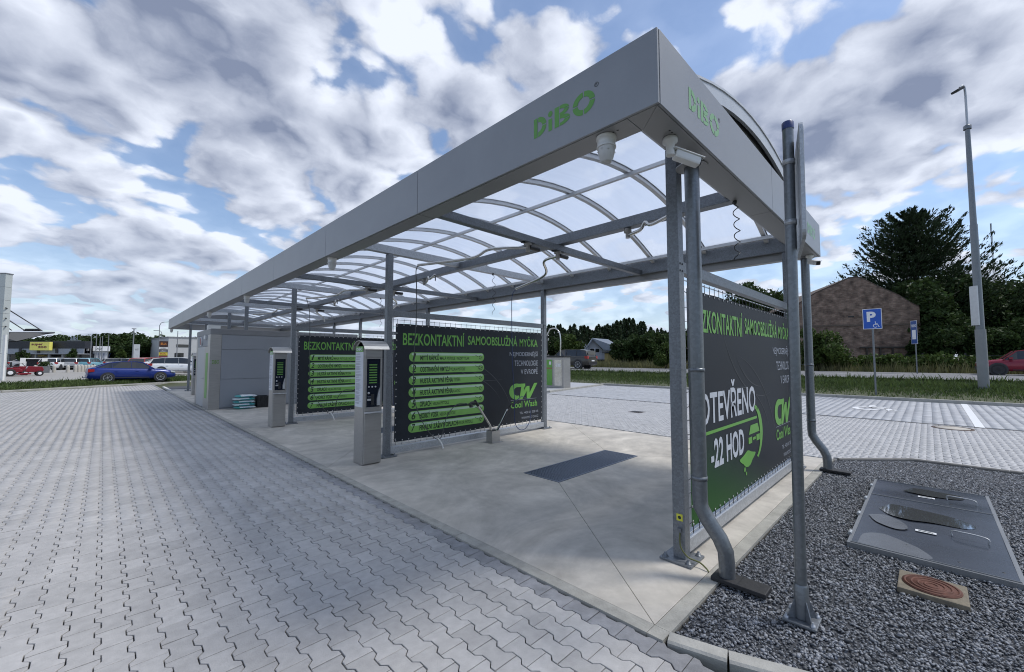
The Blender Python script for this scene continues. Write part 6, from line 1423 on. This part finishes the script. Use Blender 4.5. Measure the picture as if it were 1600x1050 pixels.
for x in (.55, .66, .76, .88): gbox('timber_prop', GL*x, GL*x+.12, .7, 2.9, -.25, -.1, wood)
gbox('timber_rail', GL*.5, GL*.9, 2.8, 2.95, -.26, -.11, wood); gbox('scrap_pile', GL*.60, GL*.80, .7, 1.35, -1.0, -.4, mat('scrap_blue_grey', (.10, .13, .16), .7))
roofm = mat('old_roof_tiles', (.10, .075, .06), .9, 0, .3, 1.5, bump=.6, bscale=14)
rp_ = prof[2:]
for (xa, za), (xb, zb2) in zip(rp_[:-1], rp_[1:]):
    vs = [ga+gu*x+gn*y+Vector((0, 0, z-ga.z+o)) for y in (.02, 16) for x, z in ((xa, za), (xb, zb2)) for o in (.02, .14)]
    MB().add(vs, [(0, 2, 3, 1), (4, 5, 7, 6), (1, 3, 7, 5), (0, 4, 6, 2), (0, 1, 5, 4), (2, 6, 7, 3)]).build('roof_strip', roofm, barn)
# ------------------------------------------------------------------ houses beyond the meadow
def house(u0, u1, d, v_e, v_r, lab, wallm, roofm_, yaw, depth=9, gable_left=True, name='house', ridge_par=True):
    a, b = gx(u0, d, .7), gx(u1, d, .7); w = (b-a).length; c = (a+b)/2; t = thing(name, (c.x, c.y, .7), lab, 'house', rz=HR+yaw); ORG[t.name] = Vector((0, 0, 0))
    ze = at(u0, v_e, d).z-.7; zr_ = at(u0, v_r, d).z-.7
    return t, w, ze, zr_
wal = mat('house_pale_render', (.36, .37, .40), .8, 0, .06, .8); wal2 = mat('house_beige_render', (.38, .33, .30), .8); rg = mat('grey_metal_roof', (.16, .18, .21), .4, .3); rr_ = mat('red_tile_roof', (.24, .10, .07), .8, 0, .2, 2, bump=.4)
t, w, ze, zr_ = house(918, 972, 66, 546, 529.5, 'pale grey house with large grey metal roof beyond the meadow', wal, rg, 0)
# gable on the left, long roof slope towards the viewer on the right
gw = w*.42
MB().add([(-w/2, 0, 0), (-w/2+gw, 0, 0), (-w/2+gw, 0, ze), (-w/2+gw*.35, 0, zr_), (-w/2, 0, ze*1.02)]+[(-w/2, 9, 0), (-w/2+gw, 9, 0), (-w/2+gw, 9, ze), (-w/2+gw*.35, 9, zr_), (-w/2, 9, ze*1.02)], [(0, 1, 2, 3, 4), (9, 8, 7, 6, 5), (0, 4, 9, 5), (1, 6, 7, 2)]).build('gable_wall', wal, t)
MB().box(-w/2+gw+.005, w/2, .1, 8.8, 0, ze*.98).build('side_wall', wal, t)
MB().add([(-w/2+gw*.30, -.4, zr_+.12), (w/2-1.3, .8+3, zr_+.12), (w/2+.3, -.6, ze*.98), (-w/2+gw+.2, -.6, ze*.98), (-w/2+gw*.30, -.4, zr_-.03), (w/2-1.3, .8+3, zr_-.03), (w/2+.3, -.6, ze*.98-.15), (-w/2+gw+.2, -.6, ze*.98-.15)], [(0, 3, 2, 1), (4, 5, 6, 7), (0, 4, 7, 3), (3, 7, 6, 2), (2, 6, 5, 1), (1, 5, 4, 0)]).build('roof', rg, t)
MB().bar((-w/2-.4, -.3, ze*.95), (-w/2+gw*.33, -.3, zr_+.03), .6, .15).build('roof', rg, t)
for x in (.16, .52): f = MB().box(-w/2+gw*x, -w/2+gw*x+.75, -.06, -.02, ze*.80, ze*1.08).build('window', white, t); MB().box(-w/2+gw*x+.06, -w/2+gw*x+.69, -.08, -.065, ze*.82, ze*1.06).build('pane', glassd, f)
MB().box(-w/2+.2, w/2-.4, -.5, -.03, .2, .9).build('dark_plinth', shopd, t)
sh_ = thing('garden_shed', tuple(gx(958, 63, .7)), 'small yellow garden shed before the pale house', 'shed'); c_ = gx(957, 62, .7); q = MB(); obox(q, c_, .95, 1.1, .7, 2.55); q.build('wall', mat('yellow_timber', (.30, .24, .09), .7), sh_); q = MB(); obox(q, c_+R2*.6+Vector((0, 0, 0)), 1.9, 1.4, 2.56, 2.7); q.build('roof', shopd, sh_); q = MB(); obox(q, c_+R2*1.55, .58, 1.0, .7, 2.55); q.build('dark_side', shopd, sh_)
for (u0, u1, d, v_e, v_r, lab, k) in ((893, 917, 84, 545, 534, 'beige house with red tiled roof left of the pale grey house', 0), (857, 866, 80, 548, 534, 'house with red roof half hidden behind the second back post', 1), (226, 240, 105, 548, 537, 'low reddish house behind the stacked shop sign', 2), (241, 252, 110, 550, 543, 'low pale house left of the office building', 3)):
    t, w, ze, zr_ = house(u0, u1, d, v_e, v_r, lab, wal2, rr_, .2)
    MB().add([(-w/2, 0, 0), (w/2, 0, 0), (w/2, 0, ze), (0, 0, zr_-.1), (-w/2, 0, ze), (-w/2, 8, 0), (w/2, 8, 0), (w/2, 8, ze), (0, 8, zr_-.1), (-w/2, 8, ze)], [(0, 1, 2, 3, 4), (9, 8, 7, 6, 5), (0, 4, 9, 5), (1, 6, 7, 2)]).build('wall', wal2 if k < 3 else wal, t)
    for s in (-1, 1): MB().bar((s*(w/2+.25), 4, ze-.1), (0, 4, zr_), 8.8, .16, (0, 0, 1)).build('roof', rr_ if k < 3 else rg, t)
    f = MB().box(-.4, .4, -.05, -.01, ze*.75, ze*1.1).build('window', white, t); MB().box(-.32, .32, -.07, -.055, ze*.78, ze*1.06).build('pane', glassd, f)
# radio mast
ms = thing('radio_mast', tuple(gx(1558, 110, .7)), 'thin lattice radio mast above the trees near the right edge', 'mast'); b = gx(1562, 110, .7); zt = at(1557, 345, 110).z
q = MB()
for a in range(3): q.tube([(b.x+.35*math.cos(a*2.09), b.y+.35*math.sin(a*2.09), .7), (b.x+.12*math.cos(a*2.09), b.y+.12*math.sin(a*2.09), zt)], .05, 5)
for k in range(26): z = 2+k*(zt-2)/26; q.bar((b.x-.3, b.y, z), (b.x+.3, b.y, z+.6), .05, .05)
q.build('lattice', steelw, ms); q = MB(); zz = at(1557, 381, 110).z; q.bar((b.x-R2.x*.5, b.y-R2.y*.5, zz-.2), (b.x+R2.x*3.0, b.y+R2.y*3.0, zz+.2), .12, .12); q.build('antenna_arm', steelw, ms)
# big lamp post and second blue sign on the verge
lp_ = thing('lamp_post', (23.9, -2.68, .5), 'tall grey lamp post on the verge with a small square lantern', 'street lamp'); bx_, by_ = 23.9, -2.68; zt = at(1500, 118, 17.3).z
MB().tube([(bx_, by_, .2), (bx_, by_, 2.9)], [.17, .165], 16).build('foot', mat('lamp_post_foot', (.24, .25, .25), .6, .2), lp_)
MB().tube([(bx_, by_, 2.9), (bx_, by_, 7.4)], [.135, .12], 16).build('lower_shaft', zinc, lp_); MB().tube([(bx_, by_, 7.4), (bx_, by_, zt-1.9)], [.105, .08], 16).build('upper_shaft', zinc, lp_)
MB().lathe([(.13, zt-1.95), (.13, zt-1.8), (.07, zt-1.75)], (bx_, by_, 0), n=14).build('collar', zinc, lp_)
MB().tube(smooth([(bx_, by_, zt-1.9), (bx_, by_, zt-.25), (bx_-R2.x*.10, by_-R2.y*.10, zt), (bx_-R2.x*.22, by_-R2.y*.22, zt-.08)], 6), .04, 10).build('arm', galvl, lp_)
hd_ = Vector((bx_, by_, zt-.18))-R2*.30; MB().bar(hd_-R2*.16-Vector((0, 0, .09)), hd_+R2*.13+Vector((0, 0, .05)), .30, .10).build('lantern', dark, lp_, bevel=.02)
MB().bar((bx_-R2.x*.18, by_-R2.y*.18, at(1525, 508, 17.3).z), (bx_-R2.x*.18, by_-R2.y*.18, at(1525, 446, 17.3).z), .06, .28, (F2.x, F2.y, 0)).build('edge_on_sign', alu, lp_)
p = gx(1432, 24.3+3, .7); psign((p.x, p.y, .66), math.radians(-152), .66, 1.55, 2.0, 'aged blue road sign on its own post, seen at a slant before the barn', True)
# vacuum station on the island
vz = .087; vc = thing('vacuum_station', (17, 14.1, vz), 'stainless vacuum station with green panels and an arched hose holder', 'vacuum station')
vx, va, vb = 15.3, 12.75, 15.0
MB().box(vx, vx+.6, va, vb, vz, 1.75).build('cabinet', inox, vc, bevel=.01); MB().box(vx-.04, vx+.64, va-.05, vb+.05, 1.752, 1.84).build('lid', dark, vc, bevel=.01)
for y0, y1, m_ in ((va+.12, va+.62, inoxp), (va+.80, va+1.25, greenb), (va+1.45, va+1.95, inoxp)):
    pn_ = MB().box(vx-.02, vx-.001, y0, y1, vz+.12, 1.62).build('door_panel', m_, vc)
    if m_ is greenb: MB().box(vx-.025, vx-.021, y0, y1, 1.12, 1.18).build('panel_band', mat('terracotta_band', (.30, .12, .07), .5), pn_); MB().box(vx-.025, vx-.021, y0+.05, y1-.25, 1.35, 1.52).build('white_icon', whitep, pn_)
    else:
        for j in range(3): MB().box(vx-.025, vx-.021, y0+.08+j*.12, y0+.16+j*.12, 1.22, 1.42).build('label', whitep, pn_)
MB().tube(smooth([(vx+.3, va+.45, 1.84), (vx+.3, va+.45, 2.9), (vx+.3, va+.7, 3.32), (vx+.3, va+1.15, 3.35), (vx+.3, va+1.42, 3.0)], 6), .035, 10).build('hose_arch', inoxp, vc)
MB().tube(smooth([(vx+.3, va+1.42, 3.0), (vx+.28, va+1.38, 2.2), (vx+.1, va+1.30, 1.9), (vx-.06, va+1.5, 1.3), (vx-.08, va+1.9, .6), (vx-.06, va+1.8, .9)], 6), .04, 8).build('vacuum_hose', dark, vc)
